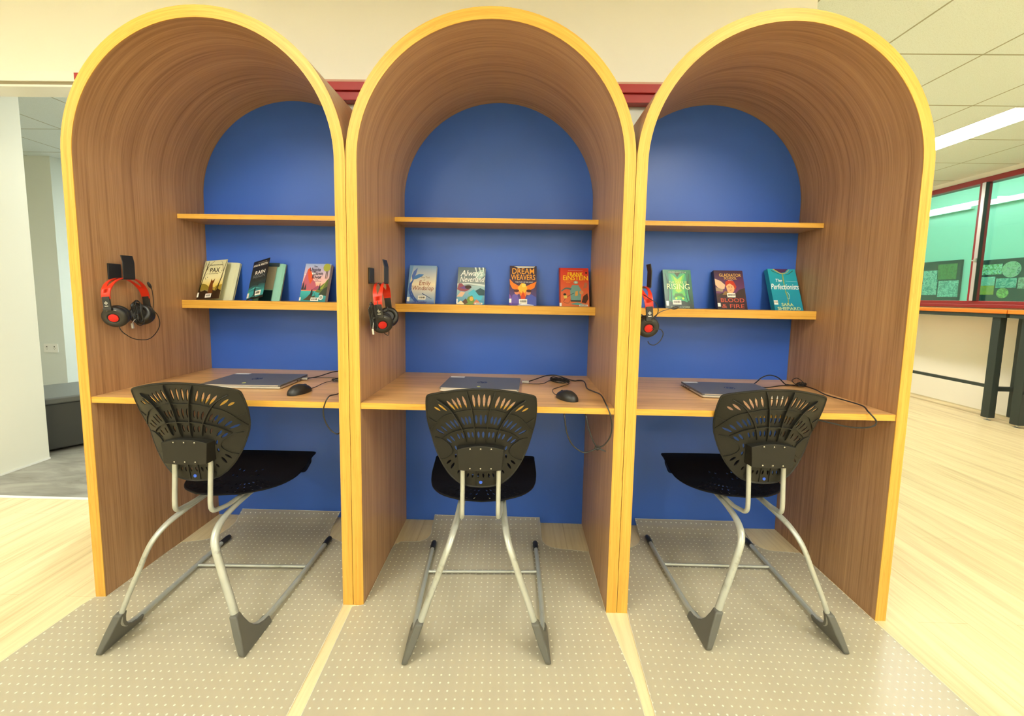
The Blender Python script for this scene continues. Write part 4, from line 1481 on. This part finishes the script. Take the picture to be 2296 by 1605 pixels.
# 6 DREAM WEAVERS
book(0.128, 0.130, 0.205, 0.020, 'Dream Weavers book with orange lettering and a fiery bird, third in the middle booth', '3A2E44',
     [('g', 0, .5, 1, 1, '4A3A56', '3A2C3C'), ('p', 'E8ECEC', [(.15, .985), (.95, .985), (.9, .96), (.3, .95)]), ('g', 0, 0, 1, .5, '5A4A9A', '4A3A56'),
      ('p', 'E87A22', [(.02, .52), (0, .66), (.14, .56), (.30, .50), (.42, .46), (.5, .52), (.62, .48), (.80, .54), (1, .60), (.92, .44), (.70, .36), (.60, .22), (.42, .22), (.32, .36), (.10, .42)]),
      ('p', 'F6B23A', [(.30, .44), (.45, .56), (.56, .55), (.66, .44), (.60, .34), (.5, .28), (.38, .34)]), ('e', 'F8D060', .53, .50, .08, .05), ('p', 'C8401E', [(.42, .20), (.5, .36), (.60, .20), (.56, .10), (.46, .10)]),
      ('p', '6A5AB0', [(.06, .05), (.12, .26), (.28, .30), (.36, .14), (.34, .05)]), ('e', 'D8886A', .28, .32, .09, .055), ('e', '502A30', .26, .36, .10, .035), ('p', '4A5AB4', [(.62, .04), (.64, .22), (.80, .28), (1, .20), (1, 0), (.6, 0)]),
      ('e', 'D08A70', .70, .31, .09, .055), ('e', '44242C', .72, .36, .10, .035), ('p', '8A5AAE', [(0, .05), (0, .28), (.08, .20), (.10, .02)]), ('p', 'E0E4EC', [(.3, .0), (.5, .05), (.9, .01), (.9, 0)]), ('p', 'F2F2EC', [(0, .06), (.08, .06), (.08, .16), (0, .16)])],
     [('DREAM', .50, .79, .042, 'F0A63A', {'width': .82, 'bold': 0.00017}), ('WEAVERS', .50, .635, .040, 'F0A63A', {'width': .90, 'bold': 0.00017}), ('THE STORY OF FAR AWAY', .54, .565, .0085, 'E8E8F0', {'width': .66})],
     spine='4E3A50', lab=(.36, .04, .30, .11))
# 7 FRANK EINSTEIN
book(0.374, 0.142, 0.198, 0.018, 'Frank Einstein book, red with yellow lettering, rightmost in the middle booth', 'CC3A24',
     [('g', 0, 0, 1, 1, 'E07848', 'C82A20'), ('p', '8A1C1A', [(0, 0), (.04, 0), (.04, 1), (0, 1)]), ('p', 'E2E4DC', [(.30, .93), (.80, .93), (.80, .935), (.30, .935)]),
      ('e', '8FB4AC', .56, .62, .075, .04), ('e', 'C8D4C8', .56, .62, .035, .02), ('p', '6E9C9A', [(.38, .16), (.36, .44), (.44, .55), (.64, .55), (.74, .42), (.72, .16)]), ('p', '2E3C3C', [(.38, .16), (.38, .12), (.72, .12), (.72, .16)]),
      ('l', '4E6A6A', 0.010, [(.40, .44), (.22, .46), (.06, .38)]), ('l', '2E3C3C', 0.0025, [(.50, .34), (.30, .26), (.14, .12), (.30, .08), (.40, .20)]), ('e', 'D8C060', .20, .24, .06, .045), ('e', '30302A', .18, .30, .05, .03),
      ('p', 'D8A050', [(.52, .26), (.54, .38), (.62, .40), (.62, .28)]), ('p', '4A2A20', [(.74, .10), (.80, .26), (.94, .34), (.97, .2), (.88, .08)]), ('e', 'C88A60', .74, .36, .07, .05), ('p', 'A86A50', [(.80, .46), (.86, .62), (.95, .60), (.92, .48)]),
      ('p', '58A0A0', [(.36, .06), (.60, .10), (.82, .06), (.6, .03)]), ('p', 'F2F2EC', [(0, .0), (.07, .0), (.07, .08), (0, .08)]), ('e', '401414', .92, .87, .035, .026)],
     [('FRANK', .54, .79, .026, 'F6CE1E', {'width': .52, 'bold': 0.00035}), ('EiNSTEiN', .55, .675, .034, 'F6CE1E', {'width': .84, 'bold': 0.00035}), ('AND THE ANTIMATTER', .30, .64, .0055, 'F0B030', {'width': .30}), ('MOTOR', .30, .60, .0055, 'F0B030')],
     spine='A42A20', lab=(.66, .0, .28, .045))
# 8 THE DARK IS RISING
book(0.872, 0.134, 0.198, 0.019, 'The Dark is Rising book, dark green with a glowing green face, in the right booth', '1E5A3C',
     [('g', 0, 0, 1, 1, '14382A', '1F7A58'), ('p', '2FA06A', [(.14, .2), (.20, .9), (.80, .9), (.86, .2), (.5, .05)]), ('p', '5ABE4A', [(.26, .9), (.34, .62), (.28, .34), (.5, .22), (.74, .34), (.66, .62), (.78, .90), (.5, .76)]),
      ('p', 'A8D23E', [(.34, .86), (.44, .60), (.40, .44), (.5, .40), (.62, .44), (.58, .60), (.70, .86), (.5, .74)]), ('p', '3A4A18', [(.40, .92), (.5, .80), (.62, .92)]), ('p', '3E7A24', [(.30, .26), (.38, .38), (.62, .38), (.72, .26), (.5, .32)]),
      ('e', 'B8E03A', .40, .25, .04, .028), ('e', 'B8E03A', .64, .25, .04, .028), ('p', '123024', [(0, .10), (.4, .20), (.7, .18), (1, .08), (1, 0), (0, 0)]),
      ('l', '0E3626', 0.005, [(.08, .1), (.16, .45), (.08, .9)]), ('l', '0E3626', 0.005, [(.92, .1), (.84, .5), (.92, .9)]), ('l', '0E3626', 0.004, [(.2, .1), (.24, .4), (.16, .75)]), ('l', '0E3626', 0.004, [(.84, .1), (.76, .35), (.84, .7)]),
      ('p', 'F0F2EC', [(.03, .06), (.12, .06), (.12, .18), (.03, .18)])],
     [('GREENWITCH', .50, .905, .0125, 'C8DCC0', {'width': .62}), ('THE DARK IS', .50, .625, .020, 'D8E89A', {'width': .64}), ('RISING', .50, .485, .040, 'E4F0B8', {'width': .80}), ('SUSAN COOPER', .52, .005, .013, 'B8C8A8', {'width': .66})],
     spine='123626', lab=(.26, .09, .30, .12))
# 9 GLADIATOR SCHOOL
book(1.120, 0.138, 0.198, 0.022, 'Gladiator School Blood and Fire book, purple with a red-haired boy, in the right booth', '3C2030',
     [('g', 0, .4, 1, 1, '6A3A6A', '3A2038'), ('g', 0, 0, 1, .4, '281820', '4A3038'), ('p', 'D8B898', [(0, .62), (0, .78), (.2, .72), (.34, .62), (.30, .52), (.14, .5)]), ('p', '9A8470', [(0, .56), (.26, .50), (.22, .44), (0, .46)]),
      ('p', '3A2C2C', [(0, .30), (.2, .42), (.6, .36), (.8, .5), (1, .55), (1, .3)]), ('p', 'E2A878', [(.40, .42), (.36, .58), (.42, .68), (.56, .70), (.66, .60), (.62, .46), (.5, .38)]),
      ('p', 'B8341A', [(.34, .56), (.36, .70), (.48, .76), (.64, .72), (.72, .58), (.66, .48), (.62, .60), (.50, .66), (.40, .62)]), ('e', '3A1C14', .46, .57, .02, .010), ('e', '3A1C14', .55, .57, .02, .010), ('l', '7A2A1E', 0.002, [(.47, .49), (.51, .485), (.55, .50)]),
      ('p', '8A6A3A', [(.20, .36), (.30, .46), (.40, .44), (.5, .36)]), ('p', 'F0F0EA', [(.0, .06), (.10, .06), (.10, .15), (0, .15)])],
     [('GLADIATOR', .54, .835, .023, 'E2B45A', {'width': .76, 'bold': 0.00014}), ('SCHOOL', .54, .765, .018, 'E2B45A', {'width': .44, 'bold': 0.00014}), ('BOOK 2', .54, .73, .006, 'D8D0C8'), ('BLOOD', .52, .18, .028, 'C8543A', {'width': .80, 'bold': 0.00014}), ('& FIRE', .52, .03, .028, 'C8543A', {'width': .76, 'bold': 0.00014})],
     spine='2A1420', lab=(.36, .30, .28, .11))
# 10 THE PERFECTIONISTS
book(1.380, 0.140, 0.210, 0.024, 'The Perfectionists book, bright turquoise with gold lettering, rightmost on the right shelf', '1E93AC',
     [('g', 0, 0, 1, 1, '1C86A4', '22A0B4'), ('p', '4A2C58', [(.22, 1), (.30, .94), (.45, .90), (.60, .92), (.74, 1)]), ('l', 'A8A060', 0.006, [(.20, 1), (.34, .93), (.48, .89), (.64, .91), (.78, .99)]), ('l', '2A5A50', 0.004, [(.12, .96), (.30, .90), (.44, .86)]),
      ('l', '2A5A50', 0.004, [(.9, .96), (.72, .88), (.6, .86)]), ('l', '8A9A50', 0.006, [(.50, .88), (.49, .6), (.50, .45)]), ('l', '8A9A50', 0.006, [(.49, .45), (.53, .3), (.50, .14)]), ('l', 'E0E8D8', 0.002, [(.54, .44), (.60, .36), (.57, .27), (.51, .30)]),
      ('p', 'B8E0E4', [(.56, .705), (.97, .695), (.97, .69), (.56, .70)])],
     [('The', .30, .68, .022, 'F0F4F0', {'shear': .3}), ('Perfectionists', .48, .50, .040, 'F0F4F0', {'width': 1.00, 'shear': .35, 'bold': .0002}), ('SARA', .46, .10, .021, 'C8D89A', {'width': .42, 'bold': 0.00028}), ('SHEPARD', .50, .005, .021, 'C8D89A', {'width': .82, 'bold': 0.00028})],
     yaw=radians(5), spine='1D88A0', lab=(.0, .13, .14, .10), y0=0.494)


# ------------------------------------------------------------------ hooks and headsets
def hook(wx, label):
    t = thing('headset_hook', label, 'hook', (wx, 0.119, 1.25), 0, 'black headset hooks on the booth sides')
    bx('wall_plate', (0.0002, -0.025, -0.030), (0.006, 0.025, 0.030), M_black, t, bevel=0.0012)
    q = MB()
    outer = [(0.0, -0.0300), (0.057, -0.0300), (0.0608, -0.0285), (0.062, -0.0250), (0.062, 0.036), (0.056, 0.062)]
    inner = [(0.0, -0.0262), (0.056, -0.0262), (0.0578, -0.0254), (0.0586, -0.0235), (0.0586, 0.0355), (0.0526, 0.0612)]
    R4 = [[q.vert((o[0], sy, o[1])) for o in P] for P, sy in ((outer, -0.024), (outer, 0.024), (inner, 0.024), (inner, -0.024))]
    n = len(outer)
    for i in range(n - 1):
        for k in range(4):
            A_, B_ = R4[k], R4[(k + 1) % 4]
            q.face((A_[i], B_[i], B_[i + 1], A_[i + 1]))
    q.face([R[0] for R in R4])
    q.face([R[-1] for R in R4])
    q.build('hook_arm', M_black, t, bevel=0.0010)
    return t


def headset(wx, label, rz, mic, cables, hank=None, x0=0.0385, swivel=14, roll=0.0):
    """local y along the band, z up with 0 at the top of the band, x out of the booth side"""
    t = thing('headset', label, 'headset', (wx + x0, 0.119, 1.2275), rz, 'black and red headsets hung in the booths')
    t.rotation_euler = (radians(roll), radians(-5.0), rz)
    RY, RZ = 0.094, 0.075

    def arc(th, r=0.0):
        return ((RY - r) * sin(th), -RZ + (RZ - r) * cos(th) if abs(th) < pi / 2 else -RZ - r * 0)
    q = MB()
    TH = [radians(a) for a in range(-96, 97, 4)]

    def ribbon(ths, xa, xb):
        prev = None
        for th in ths:
            y, z = RY * sin(th), -RZ + RZ * cos(th)
            yi, zi = (RY - 0.0032) * sin(th), -RZ + (RZ - 0.0032) * cos(th)
            a, b = xa(th), xb(th)
            cur = [q.vert((a, y, z)), q.vert((b, y, z)), q.vert((b, yi, zi)), q.vert((a, yi, zi))]
            if prev:
                for k in range(4):
                    q.face((prev[k], prev[(k + 1) % 4], cur[(k + 1) % 4], cur[k]))
            else:
                q.face(cur[::-1])
            prev = cur
        q.face(prev)
    ho = lambda th: 0.0175 - 0.0035 * max(0, (abs(th) - 0.9)) ** 1 * 1.4
    hi = lambda th: max(0.0005, 0.0088 * (1 - (abs(th) / 1.05) ** 4)) if abs(th) < 1.05 else 0.0
    ribbon(TH, lambda th: hi(th), lambda th: ho(th))
    ribbon(TH, lambda th: -ho(th), lambda th: -hi(th))
    q.build('headband', M_orange, t, smooth=True, weld=True, angle=50)['label'] = 'glossy orange-red headband'
    pad = MB()
    prev = None
    for th in [radians(a) for a in range(-30, 31, 6)]:
        y, z = (RY - 0.0036) * sin(th), -RZ + (RZ - 0.0036) * cos(th)
    for sg in (-1, 1):
        q = MB()
        ysl, ztop, zbot = sg * (RY - 0.001), -RZ - 0.004, -RZ - 0.042
        q.box((-0.0125, min(sg * 0.0895, sg * 0.0960), ztop - 0.038), (0.0125, max(sg * 0.0895, sg * 0.0960), ztop + 0.006))
        q.box((-0.0145, min(sg * 0.0880, sg * 0.0975), ztop - 0.046), (0.0145, max(sg * 0.0880, sg * 0.0975), ztop - 0.036))
        sl = q.build('slider', M_black, t, bevel=0.0015)
        # small diamond mark on the outside of the slider
        q = MB()
        yo = sg * 0.0963
        for r0, r1 in ((0.0065, 0.0045), (0.0026, 0.0)):
            o_ = [(0, r0), (r0, 0), (0, -r0), (-r0, 0)]
            i_ = [(0, r1), (r1, 0), (0, -r1), (-r1, 0)]
            for k in range(4):
                a, b, c, d = o_[k], o_[(k + 1) % 4], i_[(k + 1) % 4], i_[k]
                if r1 > 0:
                    q.quad([(p[0], yo, ztop - 0.018 + p[1]) for p in (a, b, c, d)])
                else:
                    q.face([q.vert((p[0], yo, ztop - 0.018 + p[1])) for p in (a, b, (0, 0))])
        q.box((-0.006, min(yo, yo - sg * 0.0002), ztop - 0.0305), (0.006, max(yo, yo - sg * 0.0002), ztop - 0.0280))
        q.build('brand_mark', M_silver, sl)
        # ear cup: axis along y, tilted so the foot swings inward
        A = Matrix.Translation((0, sg * 0.066, -RZ - 0.074)) @ Matrix.Rotation(radians(swivel), 4, 'Z') @ Matrix.Rotation(-sg * radians(18), 4, 'X') @ Matrix.Rotation(-sg * pi / 2, 4, 'X')
        q = MB()
        q.lathe([(0.020, -0.016), (0.036, -0.014), (0.0395, -0.006), (0.0400, 0.002), (0.0385, 0.007), (0.0350, 0.0115), (0.0210, 0.0145), (0.0185, 0.0135), (0.0170, 0.0115)], A, 36)
        cup = q.build('ear_cup', M_black, t, smooth=True, angle=50)
        q = MB()
        q.lathe([(0.0150, 0.0118), (0.0150, 0.0150), (0.0135, 0.0160)], A, 28)
        q.build('cup_disc', M_reddisc, cup, smooth=True)['label'] = 'red round disc'
        q = MB()
        P = [A @ Vector((0.0315 * cos(a), 0.0315 * sin(a), 0.0131)) for a in [radians(60 + 6 * k) for k in range(10)]]
        q.tube(P, 0.0007, 5)
        P = [A @ Vector((0.0265 * cos(a), 0.0265 * sin(a), 0.0135)) for a in [radians(250 + 20 * k) for k in range(2)]]
        q.build('cup_highlight_line', M_silver, cup)
        q = MB()
        ring = [A @ Vector((0.0285 * cos(2 * pi * k / 30), 0.0285 * sin(2 * pi * k / 30), -0.0205)) for k in range(30)]
        q.tube(ring, 0.0105, 10, closed=True)
        q.lathe([(0.019, -0.024), (0.021, -0.015)], A, 24)
        q.build('ear_cushion', M_cushion, cup, smooth=True)
    # microphone
    if mic:
        q = MB()
        P = spline(mic, 8)
        q.tube(P, 0.0014, 7)
        d = (P[-1] - P[-3]).normalized()
        q.tube([P[-1] - d * 0.004, P[-1], P[-1] + d * 0.006, P[-1] + d * 0.016, P[-1] + d * 0.024, P[-1] + d * 0.027], [0.0016, 0.003, 0.0052, 0.0056, 0.0040, 0.0012], 12)
        q.build('microphone_boom', M_black, t, smooth=True)
    for P in cables:
        q = MB()
        q.tube(spline(P, 8), 0.0016, 7)
        q.build('headset_cord', M_cord, t, smooth=True)
    if hank:
        cx, cy, cz, hh, ww, sd = hank
        rnd = random.Random(sd)
        P = []
        for k in range(7):
            a_, b_ = ww * rnd.uniform(0.5, 1.2), hh * rnd.uniform(0.8, 1.15)
            ox = rnd.uniform(-0.006, 0.006)
            oz = rnd.uniform(-0.006, 0.006)
            for i in range(8):
                u_ = 2 * pi * i / 8
                P.append((cx + ox + 0.004 * sin(u_), cy + a_ * sin(u_) * (1 - 0.55 * (abs(cos(u_)) < 0.4)) + ox, cz + oz + b_ * cos(u_)))
        q = MB()
        q.tube(spline(P, 5), 0.0018, 6)
        q.lathe([(0.006, -0.004), (0.0075, -0.003), (0.0075, 0.003), (0.006, 0.004)], Matrix.Translation((cx, cy, cz - 0.006)), 12)
        q.build('cord_hank', M_cord, t, smooth=True)
        q = MB()
        q.box((cx - 0.003, cy - 0.034, cz - hh - 0.016), (cx + 0.003, cy - 0.027, cz - hh + 0.004), M=None)
        q.tube([(cx, cy - 0.030, cz - hh + 0.004), (cx, cy - 0.020, cz - hh + 0.014), (cx, cy - 0.008, cz - hh * 0.5)], 0.0016, 6)
        q.build('jack_plug', M_silver, t, bevel=0.001)['label'] = 'bright metal plug'
    return t


hook(-1.4600, 'black two-pronged headset hook on the inner side of the left booth')
hook(-0.4600, 'black two-pronged headset hook on the inner side of the middle booth')
hook(0.5400, 'black two-pronged headset hook on the inner side of the right booth')
headset(-1.4600, 'red and black headset hanging in the left booth, seen broadside', radians(7),
        [(0.012, 0.088, -0.150), (0.018, 0.098, -0.120), (0.020, 0.103, -0.085), (0.020, 0.104, -0.052), (0.020, 0.100, -0.050 + 0.010)],
        [[(0.0, -0.060, -0.178), (0.008, -0.058, -0.205), (0.014, -0.030, -0.232), (0.014, 0.010, -0.245), (0.012, 0.060, -0.247), (0.010, 0.105, -0.225), (0.010, 0.132, -0.190), (0.008, 0.128, -0.150), (0.004, 0.105, -0.125), (0.0, 0.095, -0.122)]],
        hank=(0.016, 0.014, -0.138, 0.044, 0.022, 4), swivel=12)
headset(-0.4600, 'red and black headset hanging in the middle booth, its cord hank to the left', radians(7),
        None,
        [[(0.0, -0.060, -0.185), (0.006, -0.040, -0.200), (0.008, -0.015, -0.205), (0.006, 0.008, -0.190), (0.0, 0.012, -0.165)],
         [(0.0, -0.100, -0.060), (0.004, -0.112, -0.078), (0.004, -0.104, -0.092), (0.010, -0.085, -0.098), (0.016, -0.050, -0.112), (0.018, -0.018, -0.108), (0.014, -0.010, -0.095)]],
        hank=(-0.016, -0.122, -0.110, 0.045, 0.015, 9), roll=7.0)
headset(0.5400, 'red and black headset in the right booth, half hidden, microphone sticking out', 0.0,
        [(0.004, -0.098, -0.120), (0.020, -0.100, -0.105), (0.040, -0.098, -0.094), (0.065, -0.094, -0.088), (0.082, -0.090, -0.086)],
        [[(-0.016, -0.085, -0.030), (0.000, -0.100, -0.045), (0.020, -0.106, -0.062), (0.027, -0.106, -0.085), (0.022, -0.104, -0.104), (0.006, -0.100, -0.120)],
         [(0.004, -0.100, -0.150), (0.020, -0.104, -0.155), (0.035, -0.104, -0.158), (0.042, -0.103, -0.175), (0.032, -0.100, -0.198), (0.014, -0.096, -0.212), (-0.002, -0.090, -0.210), (-0.006, -0.080, -0.200)]], swivel=-4, x0=0.0285)


# ------------------------------------------------------------------ far right: counter tables, sockets, boards
def high_table(y0, y1, label, ext=0.0):
    t = thing('high_table', label, 'table', (RX - 0.36, (y0 + y1) / 2, 0), 0, 'narrow high tables along the window wall')
    L = (y1 - y0) / 2
    x0, x1 = -0.030 - ext, 0.345
    bx('table_top', (x0, -L, 1.088), (x1, L, 1.128), M_tableorange, t, bevel=0.004)
    q = MB()
    q.box((x0 + 0.012, -L + 0.01, 1.048), (x0 + 0.05, L - 0.01, 1.088))
    q.box((x1 - 0.05, -L + 0.01, 1.048), (x1 - 0.012, L - 0.01, 1.088))
    q.build('apron', M_steelblk, t, bevel=0.002)
    for sx in (0.030, x1 - 0.055):
        for sy in (-L + 0.10, L - 0.12):
            q = MB()
            q.box((sx - 0.032, sy - 0.036, 0.028), (sx + 0.032, sy + 0.036, 1.05))
            lg = q.build('leg', M_steelblk, t, bevel=0.003)
            q = MB()
            q.lathe([(0.026, 0.0), (0.026, 0.004), (0.008, 0.010), (0.006, 0.030)], Matrix.Translation((sx, sy, 0)), 16)
            q.build('levelling_foot', M_steel, lg, smooth=True)
    q = MB()
    q.box((0.012, -L + 0.12, 0.330), (0.044, L - 0.14, 0.362))
    q.box((0.04, -L + 0.085, 0.30), (x1 - 0.06, -L + 0.125, 0.345))
    q.box((0.04, L - 0.135, 0.30), (x1 - 0.06, L - 0.095, 0.345))
    q.build('foot_rail', M_steelblk, t, bevel=0.002)
    return t


high_table(2.61, 4.60, 'far orange-topped high table with a black frame under the right window')
high_table(0.95, 2.585, 'nearer orange-topped high table at the right edge of the picture', ext=0.02)


def outlet(loc, rz, label, w=0.115, h=0.072, cord=False):
    t = thing('power_outlet', label, 'outlet', loc, rz)
    q = MB()
    q.prism(rrect(w, h, 0.006), 0, 0.008, Matrix(((1, 0, 0, 0), (0, 0, -1, 0), (0, 1, 0, 0), (0, 0, 0, 1))))
    q.build('outlet_plate', M_socket, t, bevel=0.0015)
    q = MB()
    for sx in ((-w * 0.27, w * 0.27) if w > 0.1 else (0,)):
        for dx, a in ((-0.007, 0.5), (0.007, -0.5)):
            q.box((-0.0012, -0.0095, -0.005), (0.0012, -0.0080, 0.005), M=Matrix.Translation((sx + dx, 0, 0)) @ Matrix.Rotation(a, 4, 'Y'))
        q.box((sx - 0.0012, -0.0095, -0.018), (sx + 0.0012, -0.0080, -0.009))
        q.box((sx - 0.006, -0.0105, 0.012), (sx + 0.006, -0.008, 0.022))
    q.build('socket_slots', M_greyp, t)
    if cord:
        q = MB()
        q.tube(spline([(0.0, -0.012, -0.02), (0.004, -0.02, -0.06), (0.0, -0.02, -0.12), (0.01, -0.02, -0.20), (0.03, -0.02, -0.23)], 6), 0.003, 8)
        q.build('plugged_cord', M_greyp, t, smooth=True)
    return t


outlet((-5.272, 3.117, 0.482), 0, 'white double power outlet low on the pale wall at the left', 0.165, 0.098)
outlet((RX, 2.735, 0.50), radians(-90), 'white power outlet with a cord on the wall under the right window', 0.075, 0.115, True)

# pinned artwork boards in the room beyond the window


def board(y0, y1, z0, z1, label, pieces):
    t = thing('display_board', label, 'display board', (6.468, (y0 + y1) / 2, (z0 + z1) / 2), 0, 'dark artwork boards beyond the right window')
    h, v = (y1 - y0) / 2, (z1 - z0) / 2
    bx('board_panel', (-0.030, -h, -v), (0.0, h, v), mat('dark_board', (0.028, 0.040, 0.045), 0.6), t, bevel=0.002)
    for i, (shape, ya, za, yb, zb, cols) in enumerate(pieces):
        m = mat('artwork_print', cols[0], 0.5)
        nn = noise(m, coords(m, 'Object', (18, 18, 18), (i * 3.1, 0, i)), 1, 4, 0.7, 1.4)
        link(m, ramp(m, nn, [(0.34, cols[0]), (0.46, cols[1]), (0.56, cols[2]), (0.68, cols[0])]), base(m))
        q = MB()
        cy, cz = (ya + yb) / 2 - (y0 + y1) / 2, (za + zb) / 2 - (z0 + z1) / 2
        hy, hz = abs(yb - ya) / 2, abs(zb - za) / 2
        if shape == 'r':
            q.box((-0.034, cy - hy, cz - hz), (-0.0302, cy + hy, cz + hz))
        else:
            q.lathe([(hy, 0.0302), (hy, 0.034)], Matrix.Translation((0, cy, cz)) @ Matrix.Rotation(-pi / 2, 4, 'Y'), 32)
        q.build('artwork', m, t)
    return t


W_ = (0.75, 0.80, 0.74)
board(4.55, 5.60, 1.05, 1.805, 'dark board with pale prints behind the left pane of the right window',
      [('r', 4.60, 1.53, 4.87, 1.755, ((0.10, 0.20, 0.08), (0.20, 0.32, 0.10), (0.16, 0.20, 0.06))), ('r', 4.86, 1.30, 5.08, 1.67, ((0.10, 0.22, 0.20), W_, (0.25, 0.40, 0.36))),
       ('r', 4.56, 1.27, 4.84, 1.51, (W_, (0.15, 0.30, 0.28), (0.60, 0.75, 0.70))), ('r', 5.12, 1.25, 5.45, 1.70, (W_, (0.15, 0.30, 0.28), (0.60, 0.75, 0.70)))])
board(3.25, 4.352, 1.05, 1.770, 'dark board with round and square artworks behind the right pane of the right window',
      [('r', 4.05, 1.571, 4.315, 1.707, ((0.05, 0.14, 0.20), W_, (0.30, 0.45, 0.10))), ('c', 3.844, 1.525, 4.050, 1.731, ((0.10, 0.14, 0.12), (0.70, 0.60, 0.50), (0.55, 0.60, 0.35))),
       ('r', 4.114, 1.425, 4.273, 1.542, (W_, (0.30, 0.50, 0.50), (0.55, 0.60, 0.45))), ('r', 4.114, 1.303, 4.273, 1.423, ((0.62, 0.36, 0.05), (0.70, 0.45, 0.08), (0.50, 0.40, 0.10))),
       ('r', 3.876, 1.392, 4.100, 1.516, ((0.08, 0.26, 0.22), (0.15, 0.40, 0.36), (0.60, 0.70, 0.66))), ('c', 3.948, 1.258, 4.080, 1.390, ((0.55, 0.60, 0.14), (0.60, 0.66, 0.20), (0.30, 0.26, 0.08))),
       ('r', 3.60, 1.38, 3.86, 1.52, ((0.60, 0.40, 0.32), (0.70, 0.60, 0.50), (0.30, 0.20, 0.15))), ('r', 3.50, 1.56, 3.80, 1.72, (W_, (0.1, 0.3, 0.3), (0.4, 0.6, 0.6)))])

# ------------------------------------------------------------------ left: padded bench
t = thing('padded_bench', 'charcoal leather bench in the grey-floored room at the left', 'bench', (-3.213, 1.303, 0), atan2(0.133, 0.100))
bx('bench_base', (-0.42, 0.02, 0.02), (1.5, 0.62, 0.352), M_leather, t, bevel=0.010)
bx('bench_cushion', (-0.42, 0.0, 0.352), (1.5, 0.62, 0.400), M_seam, t, bevel=0.012, seg=3)
q = MB()
for sx in (-0.3, 1.4):
    for sy in (0.08, 0.56):
        q.box((sx - 0.03, sy - 0.03, 0.0), (sx + 0.03, sy + 0.03, 0.02))
q.build('bench_feet', M_black, t)

bpy.context.view_layer.update()
